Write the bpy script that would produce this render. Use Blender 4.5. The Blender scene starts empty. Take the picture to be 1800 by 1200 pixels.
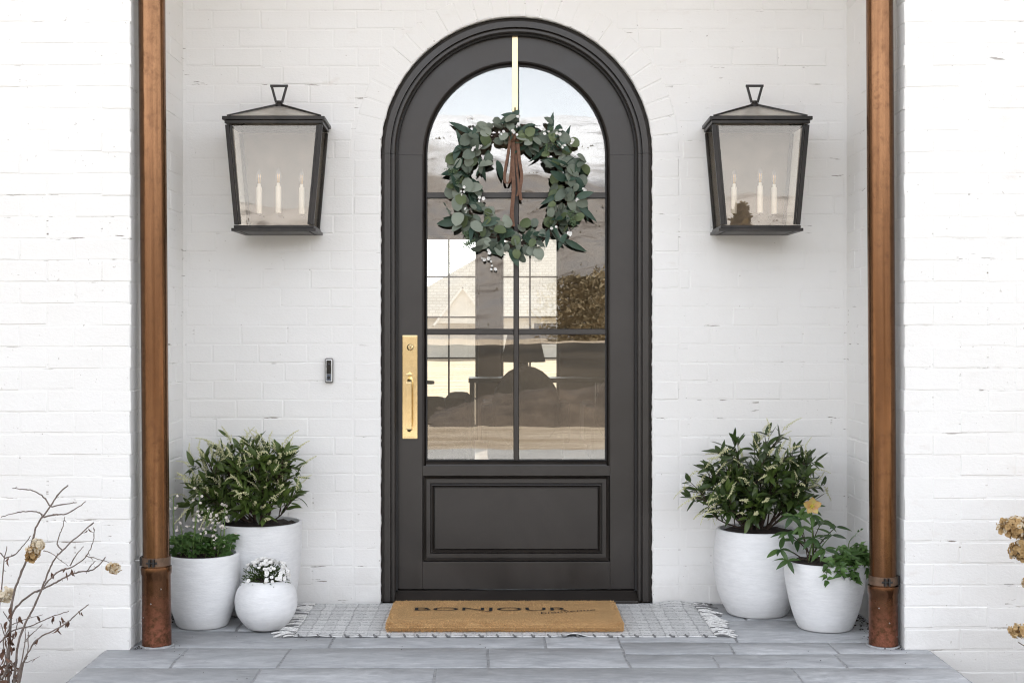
import bpy, bmesh, math, random
from mathutils import Vector, Matrix, noise
R = math.radians
PI = math.pi
rnd = random.Random(11)
scn = bpy.context.scene
C = scn.collection

# ------------------------------------------------------------------ camera, sky, sun, exposure
DIST, CAMX, CAMZ = 6.0, -0.075, 1.2125
cam_d = bpy.data.cameras.new('camera')
cam_d.lens = 48.0; cam_d.sensor_width = 36.0
cam_d.shift_x = 22/1800; cam_d.shift_y = -25/1800
cam_d.clip_start = 0.05; cam_d.clip_end = 9000
cam = bpy.data.objects.new('camera', cam_d); C.objects.link(cam)
cam.location = (CAMX, -DIST, CAMZ); cam.rotation_euler = (R(90), 0, 0)
scn.camera = cam

SUN_EL, SUN_AZ = 48.0, 14.0          # the sun stands behind the house (azimuth measured from +Y towards +X)
world = bpy.data.worlds.new('World'); scn.world = world; world.use_nodes = True
wn = world.node_tree.nodes; wl = world.node_tree.links
wn.clear()
sky = wn.new('ShaderNodeTexSky'); sky.sky_type = 'NISHITA'; sky.sun_disc = False
sky.sun_elevation = R(SUN_EL); sky.sun_rotation = R(SUN_AZ)
sky.air_density = 1.0; sky.dust_density = 1.0; sky.ozone_density = 1.0; sky.altitude = 1400
hs = wn.new('ShaderNodeHueSaturation'); hs.inputs['Saturation'].default_value = 0.22
bg = wn.new('ShaderNodeBackground'); bg.inputs['Strength'].default_value = 0.15
wo = wn.new('ShaderNodeOutputWorld')
wl.new(sky.outputs[0], hs.inputs['Color']); wl.new(hs.outputs[0], bg.inputs['Color']); wl.new(bg.outputs[0], wo.inputs['Surface'])

sun_d = bpy.data.lights.new('sun', 'SUN'); sun_d.energy = 2.7; sun_d.angle = R(0.53); sun_d.color = (1.0, 0.955, 0.89)
sun = bpy.data.objects.new('sun', sun_d); C.objects.link(sun)
sdir = Vector((math.sin(R(SUN_AZ))*math.cos(R(SUN_EL)), math.cos(R(SUN_AZ))*math.cos(R(SUN_EL)), math.sin(R(SUN_EL))))
sun.rotation_euler = (-sdir).to_track_quat('-Z', 'Y').to_euler()
sun.location = sdir*40

vs = scn.view_settings
vs.view_transform = 'Standard'; vs.look = 'None'; vs.gamma = 1.0; vs.use_curve_mapping = False
vs.exposure = 2.06

cy = scn.cycles
cy.pixel_filter_type = 'BLACKMAN_HARRIS'; cy.filter_width = 1.15
cy.max_bounces = 8; cy.diffuse_bounces = 4; cy.glossy_bounces = 4; cy.transmission_bounces = 4; cy.transparent_max_bounces = 16
cy.sample_clamp_indirect = 6.0; cy.caustics_reflective = False; cy.caustics_refractive = False
cy.use_denoising = True; cy.denoiser = 'OPENIMAGEDENOISE'; cy.denoising_input_passes = 'RGB_ALBEDO_NORMAL'; cy.denoising_prefilter = 'ACCURATE'

# ------------------------------------------------------------------ helpers
def at(px, py, y):
    """photograph pixel -> point on the vertical plane y (metres)"""
    s = 0.0025*(DIST+y)/DIST
    return Vector((CAMX+(px-878)*s, y, CAMZ-(py-575)*s))

OFF = {}                                   # object -> world position of its thing's base
def tag(o, label=None, cat=None, group=None, kind=None):
    if label: o['label'] = label
    if cat: o['category'] = cat
    if group: o['group'] = group
    if kind: o['kind'] = kind
    return o
def thing(name, loc, label, cat, group=None):
    o = bpy.data.objects.new(name, None); C.objects.link(o)
    o.location = loc; o.empty_display_size = 0.05
    OFF[o] = Vector(loc)
    return tag(o, label, cat, group)
def link(name, me, parent=None, M=None):
    """object that uses existing mesh data; M is its world matrix (no parent rotation anywhere)"""
    o = bpy.data.objects.new(name, me); C.objects.link(o)
    off = OFF[parent] if parent is not None else Vector((0, 0, 0))
    if parent is not None: o.parent = parent
    OFF[o] = off
    if M is not None:
        M = M.copy(); M.translation = M.translation-off
        o.matrix_basis = M
        OFF[o] = off+M.translation
    return o

class MB:
    def __init__(s): s.v = []; s.f = []
    def add(s, vs_, fs):
        b = len(s.v); s.v += [Vector(p) for p in vs_]; s.f += [tuple(i+b for i in f) for f in fs]; return s
    def box(s, x0, x1, y0, y1, z0, z1):
        return s.add([(x0,y0,z0),(x1,y0,z0),(x1,y1,z0),(x0,y1,z0),(x0,y0,z1),(x1,y0,z1),(x1,y1,z1),(x0,y1,z1)],
                     [(0,3,2,1),(4,5,6,7),(0,1,5,4),(1,2,6,5),(2,3,7,6),(3,0,4,7)])
    def bar(s, p0, p1, w, d, up=(0,0,1)):
        p0 = Vector(p0); p1 = Vector(p1); t = (p1-p0).normalized(); u = Vector(up)
        if abs(t.dot(u)) > .95: u = Vector((0,1,0))
        a = t.cross(u).normalized()*w/2; b = a.cross(t).normalized()*d/2
        return s.add([p0-a-b,p0+a-b,p0+a+b,p0-a+b,p1-a-b,p1+a-b,p1+a+b,p1-a+b],
                     [(0,3,2,1),(4,5,6,7),(0,1,5,4),(1,2,6,5),(2,3,7,6),(3,0,4,7)])
    def tube(s, pts, rad, n=8, cap=True):
        pts = [Vector(p) for p in pts]; k = len(pts)
        if not isinstance(rad, (list, tuple)): rad = [rad]*k
        b = len(s.v); pu = None
        for i, p in enumerate(pts):
            t = (pts[min(i+1,k-1)]-pts[max(i-1,0)])
            t = t.normalized() if t.length > 1e-9 else Vector((0,0,1))
            if pu is None:
                u = t.cross(Vector((0.13,1,0.21))).normalized()
            else:
                u = (pu-t*pu.dot(t)).normalized()
            pu = u; w = t.cross(u)
            for j in range(n):
                a = 2*PI*j/n
                s.v.append(p+(u*math.cos(a)+w*math.sin(a))*rad[i])
        for i in range(k-1):
            for j in range(n):
                q = (j+1) % n
                s.f.append((b+i*n+j, b+i*n+q, b+(i+1)*n+q, b+(i+1)*n+j))
        if cap:
            s.f.append(tuple(b+j for j in reversed(range(n)))); s.f.append(tuple(b+(k-1)*n+j for j in range(n)))
        return s
    def lathe(s, prof, c, n=40, close=False):
        """prof: (radius, z) pairs, revolved round the vertical through c"""
        b = len(s.v); k = len(prof)
        for (r, z) in prof:
            for j in range(n):
                a = 2*PI*j/n
                s.v.append(Vector((c[0]+r*math.cos(a), c[1]+r*math.sin(a), c[2]+z)))
        for i in range(k-1):
            for j in range(n):
                q = (j+1) % n
                s.f.append((b+i*n+j, b+i*n+q, b+(i+1)*n+q, b+(i+1)*n+j))
        if close:
            s.f.append(tuple(b+j for j in reversed(range(n)))); s.f.append(tuple(b+(k-1)*n+j for j in range(n)))
        return s
    def prism(s, pts, y0, y1):
        n = len(pts); b = len(s.v)
        s.v += [Vector((x, y0, z)) for x, z in pts]+[Vector((x, y1, z)) for x, z in pts]
        s.f.append(tuple(b+i for i in range(n))); s.f.append(tuple(b+n+i for i in reversed(range(n))))
        for i in range(n):
            q = (i+1) % n
            s.f.append((b+i, b+n+i, b+n+q, b+q))
        return s
    def mesh(s, name, m, smooth=False, bevel=0, seg=2, off=Vector((0,0,0)), recalc=True):
        me = bpy.data.meshes.new(name)
        me.from_pydata([tuple(p-off) for p in s.v], [], s.f)
        if recalc or bevel:
            bm = bmesh.new(); bm.from_mesh(me)
            if recalc: bmesh.ops.recalc_face_normals(bm, faces=bm.faces)
            if bevel:
                ed = [e for e in bm.edges if len(e.link_faces) == 2 and e.calc_face_angle(0) > .5]
                bmesh.ops.bevel(bm, geom=ed, offset=bevel, segments=seg, affect='EDGES', profile=.6, clamp_overlap=True)
            bm.to_mesh(me); bm.free()
        me.materials.append(m)
        if smooth is True: me.polygons.foreach_set('use_smooth', [True]*len(me.polygons))
        elif smooth:
            me.polygons.foreach_set('use_smooth', [True]*len(me.polygons)); me.set_sharp_from_angle(angle=smooth)
        return me
    def build(s, name, m, parent=None, smooth=False, bevel=0, seg=2, recalc=True):
        off = OFF[parent] if parent is not None else Vector((0,0,0))
        return link(name, s.mesh(name, m, smooth, bevel, seg, off, recalc), parent)

def frame_mat(pos, x, z, scale=1.0):
    """matrix with local Y along x-argument 'direction', local Z near the given normal"""
    d = Vector(x).normalized(); n = Vector(z); n = (n-d*n.dot(d))
    n = n.normalized() if n.length > 1e-6 else d.orthogonal().normalized()
    sx = d.cross(n)
    sc = scale if isinstance(scale, (tuple, list)) else (scale,)*3
    M = Matrix(((sx.x*sc[0], d.x*sc[1], n.x*sc[2], pos[0]), (sx.y*sc[0], d.y*sc[1], n.y*sc[2], pos[1]), (sx.z*sc[0], d.z*sc[1], n.z*sc[2], pos[2]), (0,0,0,1)))
    return M
def rv(a=1.0): return Vector((rnd.uniform(-a,a), rnd.uniform(-a,a), rnd.uniform(-a,a)))
def spline(pts, n=6):
    pts = [Vector(p) for p in pts]; out = []
    for i in range(len(pts)-1):
        p0 = pts[max(i-1,0)]; p1 = pts[i]; p2 = pts[i+1]; p3 = pts[min(i+2,len(pts)-1)]
        for k in range(n):
            t = k/n
            out.append(.5*((2*p1)+(p2-p0)*t+(2*p0-5*p1+4*p2-p3)*t*t+(3*p1-p0-3*p2+p3)*t**3))
    out.append(pts[-1]); return out
def fbm(x, y, z=0, o=4): return noise.fractal(Vector((x, y, z)), 1.0, 2.0, o)

# ------------------------------------------------------------------ materials
class NT:
    def __init__(s, name):
        s.m = bpy.data.materials.new(name); s.m.use_nodes = True
        s.n = s.m.node_tree.nodes; s.l = s.m.node_tree.links
        s.b = s.n['Principled BSDF']; s.out = s.n['Material Output']
        s.pos = None
    def new(s, t, **k):
        o = s.n.new(t)
        for a, v in k.items(): setattr(o, a, v)
        return o
    def position(s, scale=(1,1,1), local=False):
        src = s.new('ShaderNodeTexCoord').outputs['Object'] if local else s.new('ShaderNodeNewGeometry').outputs['Position']
        mp = s.new('ShaderNodeMapping'); mp.inputs['Scale'].default_value = scale
        s.l.new(src, mp.inputs['Vector']); return mp.outputs[0]
    def noise(s, scale, detail=4, rough=.55, stretch=(1,1,1), local=False, dist=0):
        t = s.new('ShaderNodeTexNoise'); t.inputs['Scale'].default_value = scale; t.inputs['Detail'].default_value = detail
        t.inputs['Roughness'].default_value = rough; t.inputs['Distortion'].default_value = dist
        s.l.new(s.position(stretch, local), t.inputs['Vector']); return t.outputs['Fac']
    def ramp(s, fac, a, b, ca=(0,0,0,1), cb=(1,1,1,1)):
        r = s.new('ShaderNodeValToRGB'); e = r.color_ramp.elements
        e[0].position = a; e[1].position = b; e[0].color = ca; e[1].color = cb
        s.l.new(fac, r.inputs[0]); return r.outputs[0]
    def mix(s, fac, a, b):
        m = s.new('ShaderNodeMix', data_type='RGBA')
        if isinstance(fac, (int, float)): m.inputs['Factor'].default_value = fac
        else: s.l.new(fac, m.inputs['Factor'])
        for sock, v in ((m.inputs[6], a), (m.inputs[7], b)):
            if isinstance(v, tuple): sock.default_value = v if len(v) == 4 else (*v, 1)
            else: s.l.new(v, sock)
        return m.outputs[2]
    def math(s, op, a, b=0.0):
        m = s.new('ShaderNodeMath', operation=op)
        for i, v in enumerate((a, b)):
            if isinstance(v, (int, float)): m.inputs[i].default_value = v
            else: s.l.new(v, m.inputs[i])
        return m.outputs[0]
    def sep(s, vec):
        x = s.new('ShaderNodeSeparateXYZ'); s.l.new(vec, x.inputs[0]); return x.outputs
    def bump(s, h, strength=.3, dist=.01, prev=None):
        b = s.new('ShaderNodeBump'); b.inputs['Strength'].default_value = strength; b.inputs['Distance'].default_value = dist
        s.l.new(h, b.inputs['Height'])
        if prev is not None: s.l.new(prev, b.inputs['Normal'])
        return b.outputs[0]
    def done(s, col=None, rough=None, metal=0, normal=None, spec=.5):
        if col is not None:
            if isinstance(col, tuple): s.b.inputs['Base Color'].default_value = (*col[:3], 1)
            else: s.l.new(col, s.b.inputs['Base Color'])
        if rough is not None:
            if isinstance(rough, (int, float)): s.b.inputs['Roughness'].default_value = rough
            else: s.l.new(rough, s.b.inputs['Roughness'])
        s.b.inputs['Metallic'].default_value = metal
        s.b.inputs['Specular IOR Level'].default_value = spec
        if normal is not None: s.l.new(normal, s.b.inputs['Normal'])
        return s.m
def simple(name, c, rough=.5, metal=0, var=.15, scale=30, bump=0, bs=80, local=False):
    t = NT(name); n = t.noise(scale, local=local)
    lo = tuple(max(0, x*(1-var)) for x in c); hi = tuple(min(1, x*(1+var)) for x in c)
    col = t.mix(t.ramp(n, .3, .7), lo, hi)
    nm = t.bump(t.noise(bs, local=local), bump, .004) if bump else None
    return t.done(col, rough, metal, nm)

def paint_mat(name, specks):
    t = NT(name)
    big = t.noise(1.7, 3); mid = t.noise(9, 4, stretch=(1,1,2.2))
    col = t.mix(t.ramp(big, .35, .7), (.835,.822,.80), (.862,.854,.838))
    thin = t.math('MULTIPLY', t.ramp(mid, .60, .78), t.ramp(t.noise(.9, 2), .52, .66))
    col = t.mix(t.math('MULTIPLY', thin, .35), col, (.62,.54,.47))
    sp = t.math('MULTIPLY', t.ramp(t.noise(44, 5, .6, stretch=(.22,.22,2.0)), .615, .645), t.ramp(t.noise(3.1, 2), .47, .6))
    sp2 = t.ramp(t.noise(70, 2, .5), .735, .76)
    if specks: 
        col = t.mix(t.math('MULTIPLY', sp, .9), col, (.20,.165,.135))
        col = t.mix(t.math('MULTIPLY', sp2, .6), col, (.25,.21,.18))
    else:
        col = t.mix(t.math('MULTIPLY', sp2, .45), col, (.36,.31,.27))
    pz = t.sep(t.new('ShaderNodeNewGeometry').outputs['Position'])[2]
    gr = t.ramp(t.math('ADD', pz, t.math('MULTIPLY', t.noise(7, 6, .7), .34)), .17, .33, (1,1,1,1), (0,0,0,1))
    col = t.mix(t.math('MULTIPLY', gr, .30), col, (.50,.475,.44))
    b1 = t.bump(t.noise(10, 3, .5, stretch=(1,1,1.6)), .16, .010)
    b2 = t.bump(t.noise(85, 5, .68, stretch=(1,1,1.5)), .42, .003, b1)
    crk = t.noise(11, 6, .62, stretch=(.8,.8,1.3), dist=.5)
    line = t.math('SUBTRACT', 1.0, t.ramp(t.math('ABSOLUTE', t.math('SUBTRACT', crk, .5)), .0, .012))
    line = t.math('MULTIPLY', line, t.ramp(t.noise(2.6, 2), .50, .60))
    b2 = t.bump(line, -.5 if specks else -.32, .004, b2)
    return t.done(col, .55, 0, b2, .35)
M_paint = paint_mat('white_brick_paint', False)
M_mortar = paint_mat('white_mortar_paint', True)

def slate_mat():
    t = NT('bluestone')
    st = t.noise(3.4, 10, .74, stretch=(.8,2.0,1), dist=1.3); sp = t.noise(60, 3)
    inf = t.new('ShaderNodeObjectInfo').outputs['Random']
    col = t.mix(t.ramp(st, .28, .74), (.29,.298,.31), (.68,.69,.70))
    col = t.mix(t.math('MULTIPLY', inf, .60), col, (.30,.307,.315))
    col = t.mix(t.math('MULTIPLY', t.ramp(t.noise(11,8,.72,stretch=(.4,3,1)), .56, .70), .6), col, (.66,.67,.68))
    col = t.mix(t.math('MULTIPLY', t.ramp(t.noise(19,8,.75,stretch=(.6,1.5,1),dist=.6), .40, .64), .42), col, (.19,.198,.21))
    col = t.mix(t.math('MULTIPLY', t.ramp(sp, .70, .76), .5), col, (.06,.065,.07))
    nb = t.bump(st, .35, .012); nb = t.bump(t.noise(45,5,.6,stretch=(.6,2,1)), .28, .004, nb)
    return t.done(col, t.mix(st, (.5,.5,.5), (.72,.72,.72)), 0, nb, .4)
M_slate = slate_mat()
M_joint = simple('grey_joint_mortar', (.34,.342,.345), .9, 0, .3, 40, .5, 120)

def door_mat():
    t = NT('dark_bronze_door_paint')
    g = t.noise(26, 5, .6, stretch=(1,1,.05)); sm = t.noise(2.3, 5, .6, dist=.6)
    col = t.mix(t.ramp(sm, .35, .7), (.019,.0155,.0132), (.035,.0290,.0247))
    rough = t.mix(t.ramp(sm, .3, .75), (.30,.30,.30), (.46,.46,.46))
    nb = t.bump(g, .22, .003); nb = t.bump(t.noise(6,3), .05, .01, nb)
    return t.done(col, rough, 0, nb, .55)
M_door = door_mat()
M_shadow_trim = simple('black_shadow_and_trim', (.012,.011,.011), .6)  # flat black for the door's painted shadow strips, the key slot and doorbell button

def copper_mat():
    t = NT('aged_copper')
    st = t.noise(75, 4, .55, stretch=(1,1,.02)); fine = t.noise(150, 5, .7, stretch=(1,1,.7)); lg = t.noise(5.5, 6, .68, stretch=(1,1,.45)); sp = t.noise(34, 5, .7)
    z = t.sep(t.new('ShaderNodeNewGeometry').outputs['Position'])[2]
    col = t.mix(t.ramp(lg, .30, .72), (.150,.074,.036), (.215,.108,.054))
    col = t.mix(t.math('MULTIPLY', t.ramp(st, .42, .60), .45), col, (.275,.145,.072))
    col = t.mix(t.math('MULTIPLY', t.ramp(sp, .50, .70), .55), col, (.095,.045,.024))
    col = t.mix(t.math('MULTIPLY', t.ramp(fine, .56, .72), .4), col, (.05,.024,.013))
    low = t.ramp(t.math('ADD', z, t.math('MULTIPLY', t.noise(11,5), .22)), .14, .34, (1,1,1,1), (0,0,0,1))
    mid = t.ramp(t.math('ADD', z, t.math('MULTIPLY', t.noise(9,5), .1)), .28, .40, (1,1,1,1), (0,0,0,1))
    col = t.mix(t.math('MULTIPLY', mid, .55), col, (.090,.040,.023))
    col = t.mix(t.math('MULTIPLY', low, t.ramp(t.noise(55,5,.7), .38, .60)), col, (.32,.125,.078))
    rough = t.mix(t.ramp(lg, .3, .7), (.25,.25,.25), (.17,.17,.17))
    rough = t.mix(t.math('MULTIPLY', t.ramp(sp, .5, .7), .6), rough, (.30,.30,.30))
    rough = t.mix(t.math('MULTIPLY', low, .7), rough, (.55,.55,.55))
    nb = t.bump(fine, .05, .002); nb = t.bump(t.noise(5,2,stretch=(1,1,.5)), .07, .02, nb)
    return t.done(col, rough, .93, nb)
M_copper = copper_mat()
M_clamp = simple('dark_bronze_clamp', (.17,.11,.075), .45, .7, .3, 50)
M_black = simple('black_iron', (.025,.023,.022), .5, .3, .2, 40)
M_zinc = simple('zinc_rod', (.55,.54,.52), .3, 1, .1, 60)
def lantern_mat():
    t = NT('oil_rubbed_bronze')
    n = t.noise(18, 5, .6, stretch=(1,1,.3))
    col = t.mix(t.ramp(n, .35, .75), (.013,.0115,.0105), (.036,.030,.026))
    return t.done(col, .42, .3, t.bump(t.noise(90), .06, .002))
M_bronze = lantern_mat()
def brass_mat():
    t = NT('polished_brass')
    n = t.noise(9, 4); f = t.noise(60, 3)
    col = t.mix(n, (.86,.68,.36), (.92,.77,.48))
    return t.done(col, t.mix(f, (.12,.12,.12), (.19,.19,.19)), 1, t.bump(t.noise(9,2), .06, .004))
M_brass = brass_mat()
def strap_mat():
    t = NT('pale_gold_metal'); n = t.noise(20, 3)
    return t.done(t.mix(n, (.70,.58,.35), (.78,.67,.45)), .34, .95)
M_strap = strap_mat()

def glass_mat(name, refl, tint=(1,1,1), wav=0.0, coat=(1,1,1)):
    t = NT(name); t.n.remove(t.b)
    tr = t.new('ShaderNodeBsdfTransparent'); tr.inputs[0].default_value = (*tint, 1)
    gl = t.new('ShaderNodeBsdfGlossy'); gl.inputs['Roughness'].default_value = 0.0; gl.inputs['Color'].default_value = (*coat,1)
    mx = t.new('ShaderNodeMixShader'); mx.inputs[0].default_value = refl
    if wav:
        nb = t.bump(t.noise(2.6, 2, .45, stretch=(1.3,1,.8)), wav, .01)
        t.l.new(nb, gl.inputs['Normal'])
    t.l.new(tr.outputs[0], mx.inputs[1]); t.l.new(gl.outputs[0], mx.inputs[2]); t.l.new(mx.outputs[0], t.out.inputs['Surface'])
    return t.m
M_glass = glass_mat('coated_door_glass', .14, (.93,.93,.91), .035)
M_lglass = glass_mat('lantern_glass', .035, (.84,.83,.80))
M_bulb = glass_mat('bulb_glass', .13, (.95,.94,.92))
M_wglass = glass_mat('window_glass', .06, (.97,.98,.97))
def mirror_mat():
    t = NT('antiqued_mirror'); n = t.noise(7, 5)
    return t.done(t.mix(t.ramp(n,.3,.8), (.50,.475,.44), (.58,.555,.52)), .045, 1, t.bump(t.noise(3,2), .02, .01))
M_mirror = mirror_mat()
M_candle = simple('ivory_candle_sleeve', (.80,.76,.66), .45, 0, .05, 30)
M_amber = simple('amber_filament', (.75,.42,.10), .4, .2, .1, 30)

def pot_mat():
    t = NT('white_textured_stoneware')
    s1 = t.noise(38, 6, .68, stretch=(.5,.5,2.2)); s2 = t.noise(120, 4, .6, stretch=(.6,.6,1.6))
    col = t.mix(t.ramp(s1, .3, .7), (.74,.742,.745), (.84,.84,.84))
    z = t.sep(t.new('ShaderNodeNewGeometry').outputs['Position'])[2]
    col = t.mix(t.math('MULTIPLY', t.ramp(t.noise(3.5,4), .58, .8), .25), col, (.52,.52,.53))
    col = t.mix(t.math('MULTIPLY', t.ramp(t.math('ADD', z, t.math('MULTIPLY', t.noise(16,5), .08)), .045, .10, (1,1,1,1), (0,0,0,1)), .35), col, (.50,.49,.47))
    nb = t.bump(s1, .26, .006); nb = t.bump(s2, .34, .003, nb)
    return t.done(col, .75, 0, nb, .3)
M_pot = pot_mat()
M_soil = simple('dark_potting_soil', (.030,.020,.014), .95, 0, .5, 90, .9, 160)

def leaf_mat(name, dark, light, rough=.42, trans=.18, back=None):
    t = NT(name)
    inf = t.new('ShaderNodeObjectInfo').outputs['Random']
    n = t.noise(40, 3, local=True)
    f = t.math('ADD', t.math('MULTIPLY', inf, .75), t.math('MULTIPLY', n, .3))
    col = t.mix(f, dark, light)
    t.done(col, rough, 0, t.bump(t.noise(120,2,local=True), .1, .002), .45)
    tl = t.new('ShaderNodeBsdfTranslucent'); t.l.new(col, tl.inputs[0])
    mx = t.new('ShaderNodeMixShader'); mx.inputs[0].default_value = trans
    t.l.new(t.b.outputs[0], mx.inputs[1]); t.l.new(tl.outputs[0], mx.inputs[2]); t.l.new(mx.outputs[0], t.out.inputs['Surface'])
    return t.m
M_leaf = leaf_mat('shrub_leaf', (.013,.032,.011), (.15,.215,.045), .33)
M_leaf_b = leaf_mat('fresh_green_leaf', (.035,.085,.018), (.11,.20,.05), .45)
M_hell = leaf_mat('hellebore_leaf', (.018,.048,.018), (.085,.155,.035), .4)
M_euc = leaf_mat('eucalyptus_leaf', (.075,.104,.076), (.30,.335,.27), .6, .10)
M_olive = leaf_mat('olive_eucalyptus_leaf', (.060,.090,.034), (.19,.235,.115), .55, .15)
M_eucd = leaf_mat('dark_wreath_leaf', (.022,.055,.038), (.065,.11,.075), .5, .10)
M_twig = simple('brown_twig', (.055,.035,.024), .8, 0, .4, 60, .3)
M_stem = simple('green_stem', (.12,.19,.05), .6, 0, .3, 60)
M_bell = simple('cream_bell_flower', (.60,.59,.34), .6, 0, .25, 200)
M_white = simple('white_petal', (.80,.79,.76), .6, 0, .06, 90)
M_pink = simple('blush_white_petal', (.72,.66,.60), .6, 0, .1, 90)
M_yellow = simple('yellow_stamen', (.62,.56,.07), .6)
M_seed = simple('green_seed_sprig', (.13,.19,.10), .65, 0, .35, 150)
def helle():
    t = NT('apricot_sepal'); inf = t.noise(38, 3)
    return t.done(t.mix(t.ramp(inf,.35,.65), (.46,.205,.085), (.46,.41,.12)), .5)
M_helle = helle()
M_ribbon = simple('brown_velvet_ribbon', (.16,.083,.052), .8, 0, .25, 60)
M_cane = simple('grey_brown_dry_cane', (.16,.125,.105), .8, 0, .35, 70, .3)
M_dry = leaf_mat('dry_tan_petal', (.36,.205,.065), (.70,.52,.28), .8, .25)
M_drypale = leaf_mat('dry_pale_petal', (.62,.50,.32), (.82,.76,.64), .8, .25)
M_deadleaf = leaf_mat('dead_brown_leaf', (.075,.040,.025), (.16,.085,.055), .8, .1)

def coir_mat():
    t = NT('tan_coir'); f = t.noise(150, 6, .8); g = t.noise(7, 4)
    z = t.sep(t.new('ShaderNodeNewGeometry').outputs['Position'])[2]
    col = t.mix(t.ramp(f, .3, .7), (.30,.155,.058), (.88,.58,.285))
    col = t.mix(t.math('MULTIPLY', t.ramp(g,.35,.7), .3), col, (.62,.40,.20))
    return t.done(col, .95, 0, t.bump(f, 1.0, .010), .1)
M_coir = coir_mat()
M_fibre = simple('coir_fibre', (.62,.39,.18), .9, 0, .55, 300)
M_ink = simple('black_mat_ink', (.012,.011,.011), .9, 0, .4, 200)
def rug_mat():
    t = NT('grey_plaid_cotton')
    g = t.new('ShaderNodeNewGeometry').outputs['Position']; xyz = t.sep(g)
    jit = t.math('MULTIPLY', t.math('SUBTRACT', t.noise(14, 3), .5), .026)
    def lines(c, pitch, width):
        u = t.math('FRACT', t.math('DIVIDE', t.math('ADD', t.math('ADD', c, jit), 10.0), pitch))
        return t.math('LESS_THAN', u, width)
    a = lines(xyz[1], .030, .20); b = lines(xyz[0], .047, .13); b2 = lines(xyz[0], .141, .05)
    brk = t.ramp(t.noise(150, 2, .5, stretch=(1,1,1)), .40, .58)
    band = lines(xyz[0], .094, .5); bandy = lines(xyz[1], .090, .45)
    weave = t.noise(330, 2, .5)
    col = t.mix(t.ramp(weave,.3,.7), (.66,.66,.65), (.84,.84,.83))
    col = t.mix(t.math('MULTIPLY', t.math('MULTIPLY', a, brk), .9), col, (.07,.07,.075))
    col = t.mix(t.math('MULTIPLY', t.math('MULTIPLY', b, brk), .38), col, (.14,.14,.145))
    col = t.mix(t.math('MULTIPLY', t.math('ADD', band, bandy), .13), col, (.30,.30,.305))
    col = t.mix(t.math('MULTIPLY', b2, .2), col, (.2,.2,.205))
    wv = t.new('ShaderNodeTexWave', bands_direction='Y'); wv.inputs['Scale'].default_value = 26; wv.inputs['Distortion'].default_value = 1.5
    t.l.new(g, wv.inputs['Vector'])
    nb = t.bump(wv.outputs[0], .5, .004); nb = t.bump(weave, .4, .003, nb)
    return t.done(col, .95, 0, nb, .1)
M_rug = rug_mat()
M_fringe = simple('cotton_fringe', (.70,.69,.67), .95, 0, .25, 120, .4, 300)
M_fringed = simple('grey_cotton_fringe', (.17,.17,.17), .95, 0, .3, 120)

M_wood = simple('warm_porch_board', (.74,.55,.36), .6, 0, .25, 12, .15)
M_plainwhite = simple('white_render', (.80,.79,.775), .6, 0, .03, 4, .25, 30)
M_shingle = simple('grey_roof_shingle', (.12,.115,.11), .9, 0, .3, 14, .5, 40)
M_floor = simple('oak_floor', (.14,.09,.055), .35, 0, .25, 9)
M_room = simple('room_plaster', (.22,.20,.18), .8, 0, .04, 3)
M_sofa = simple('charcoal_upholstery', (.020,.018,.018), .9, 0, .3, 60)
M_shade = simple('linen_lamp_shade', (.34,.27,.19), .9, 0, .2, 120)
M_metal_d = simple('dark_steel', (.03,.03,.03), .4, .8)

def ground_mat():
    t = NT('sandy_ground')
    a = t.noise(.55, 7, .65, stretch=(.6,3,1)); b = t.noise(4, 7, .7, stretch=(.7,2,1))
    col = t.mix(t.ramp(a, .3, .7), (.36,.275,.185), (.64,.54,.42))
    col = t.mix(t.math('MULTIPLY', t.ramp(b, .5, .72), .6), col, (.19,.13,.08))
    return t.done(col, .95, 0, t.bump(b, .8, .08), .1)
M_ground = ground_mat()
M_added_lawn = simple('added_dark_lawn', (.13,.115,.06), .95, 0, .4, 6, .8, 60)
M_bed = simple('planting_soil', (.07,.052,.04), .95, 0, .5, 20, .8, 40)
M_conc = simple('pale_concrete', (.43,.415,.39), .85, 0, .08, 1.5, .15, 30)
M_mound = simple('brown_dug_earth', (.115,.088,.064), .95, 0, .35, 2.2, .9, 9)
def field_mat():
    t = NT('field_soil'); a = t.noise(.10, 5, .6, stretch=(1,.18,1), dist=.4)
    col = t.mix(t.ramp(a, .35, .68), (.030,.026,.020), (.105,.084,.060))
    return t.done(col, .95, 0, t.bump(a, .4, .2), .1)
M_field = field_mat()
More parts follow.
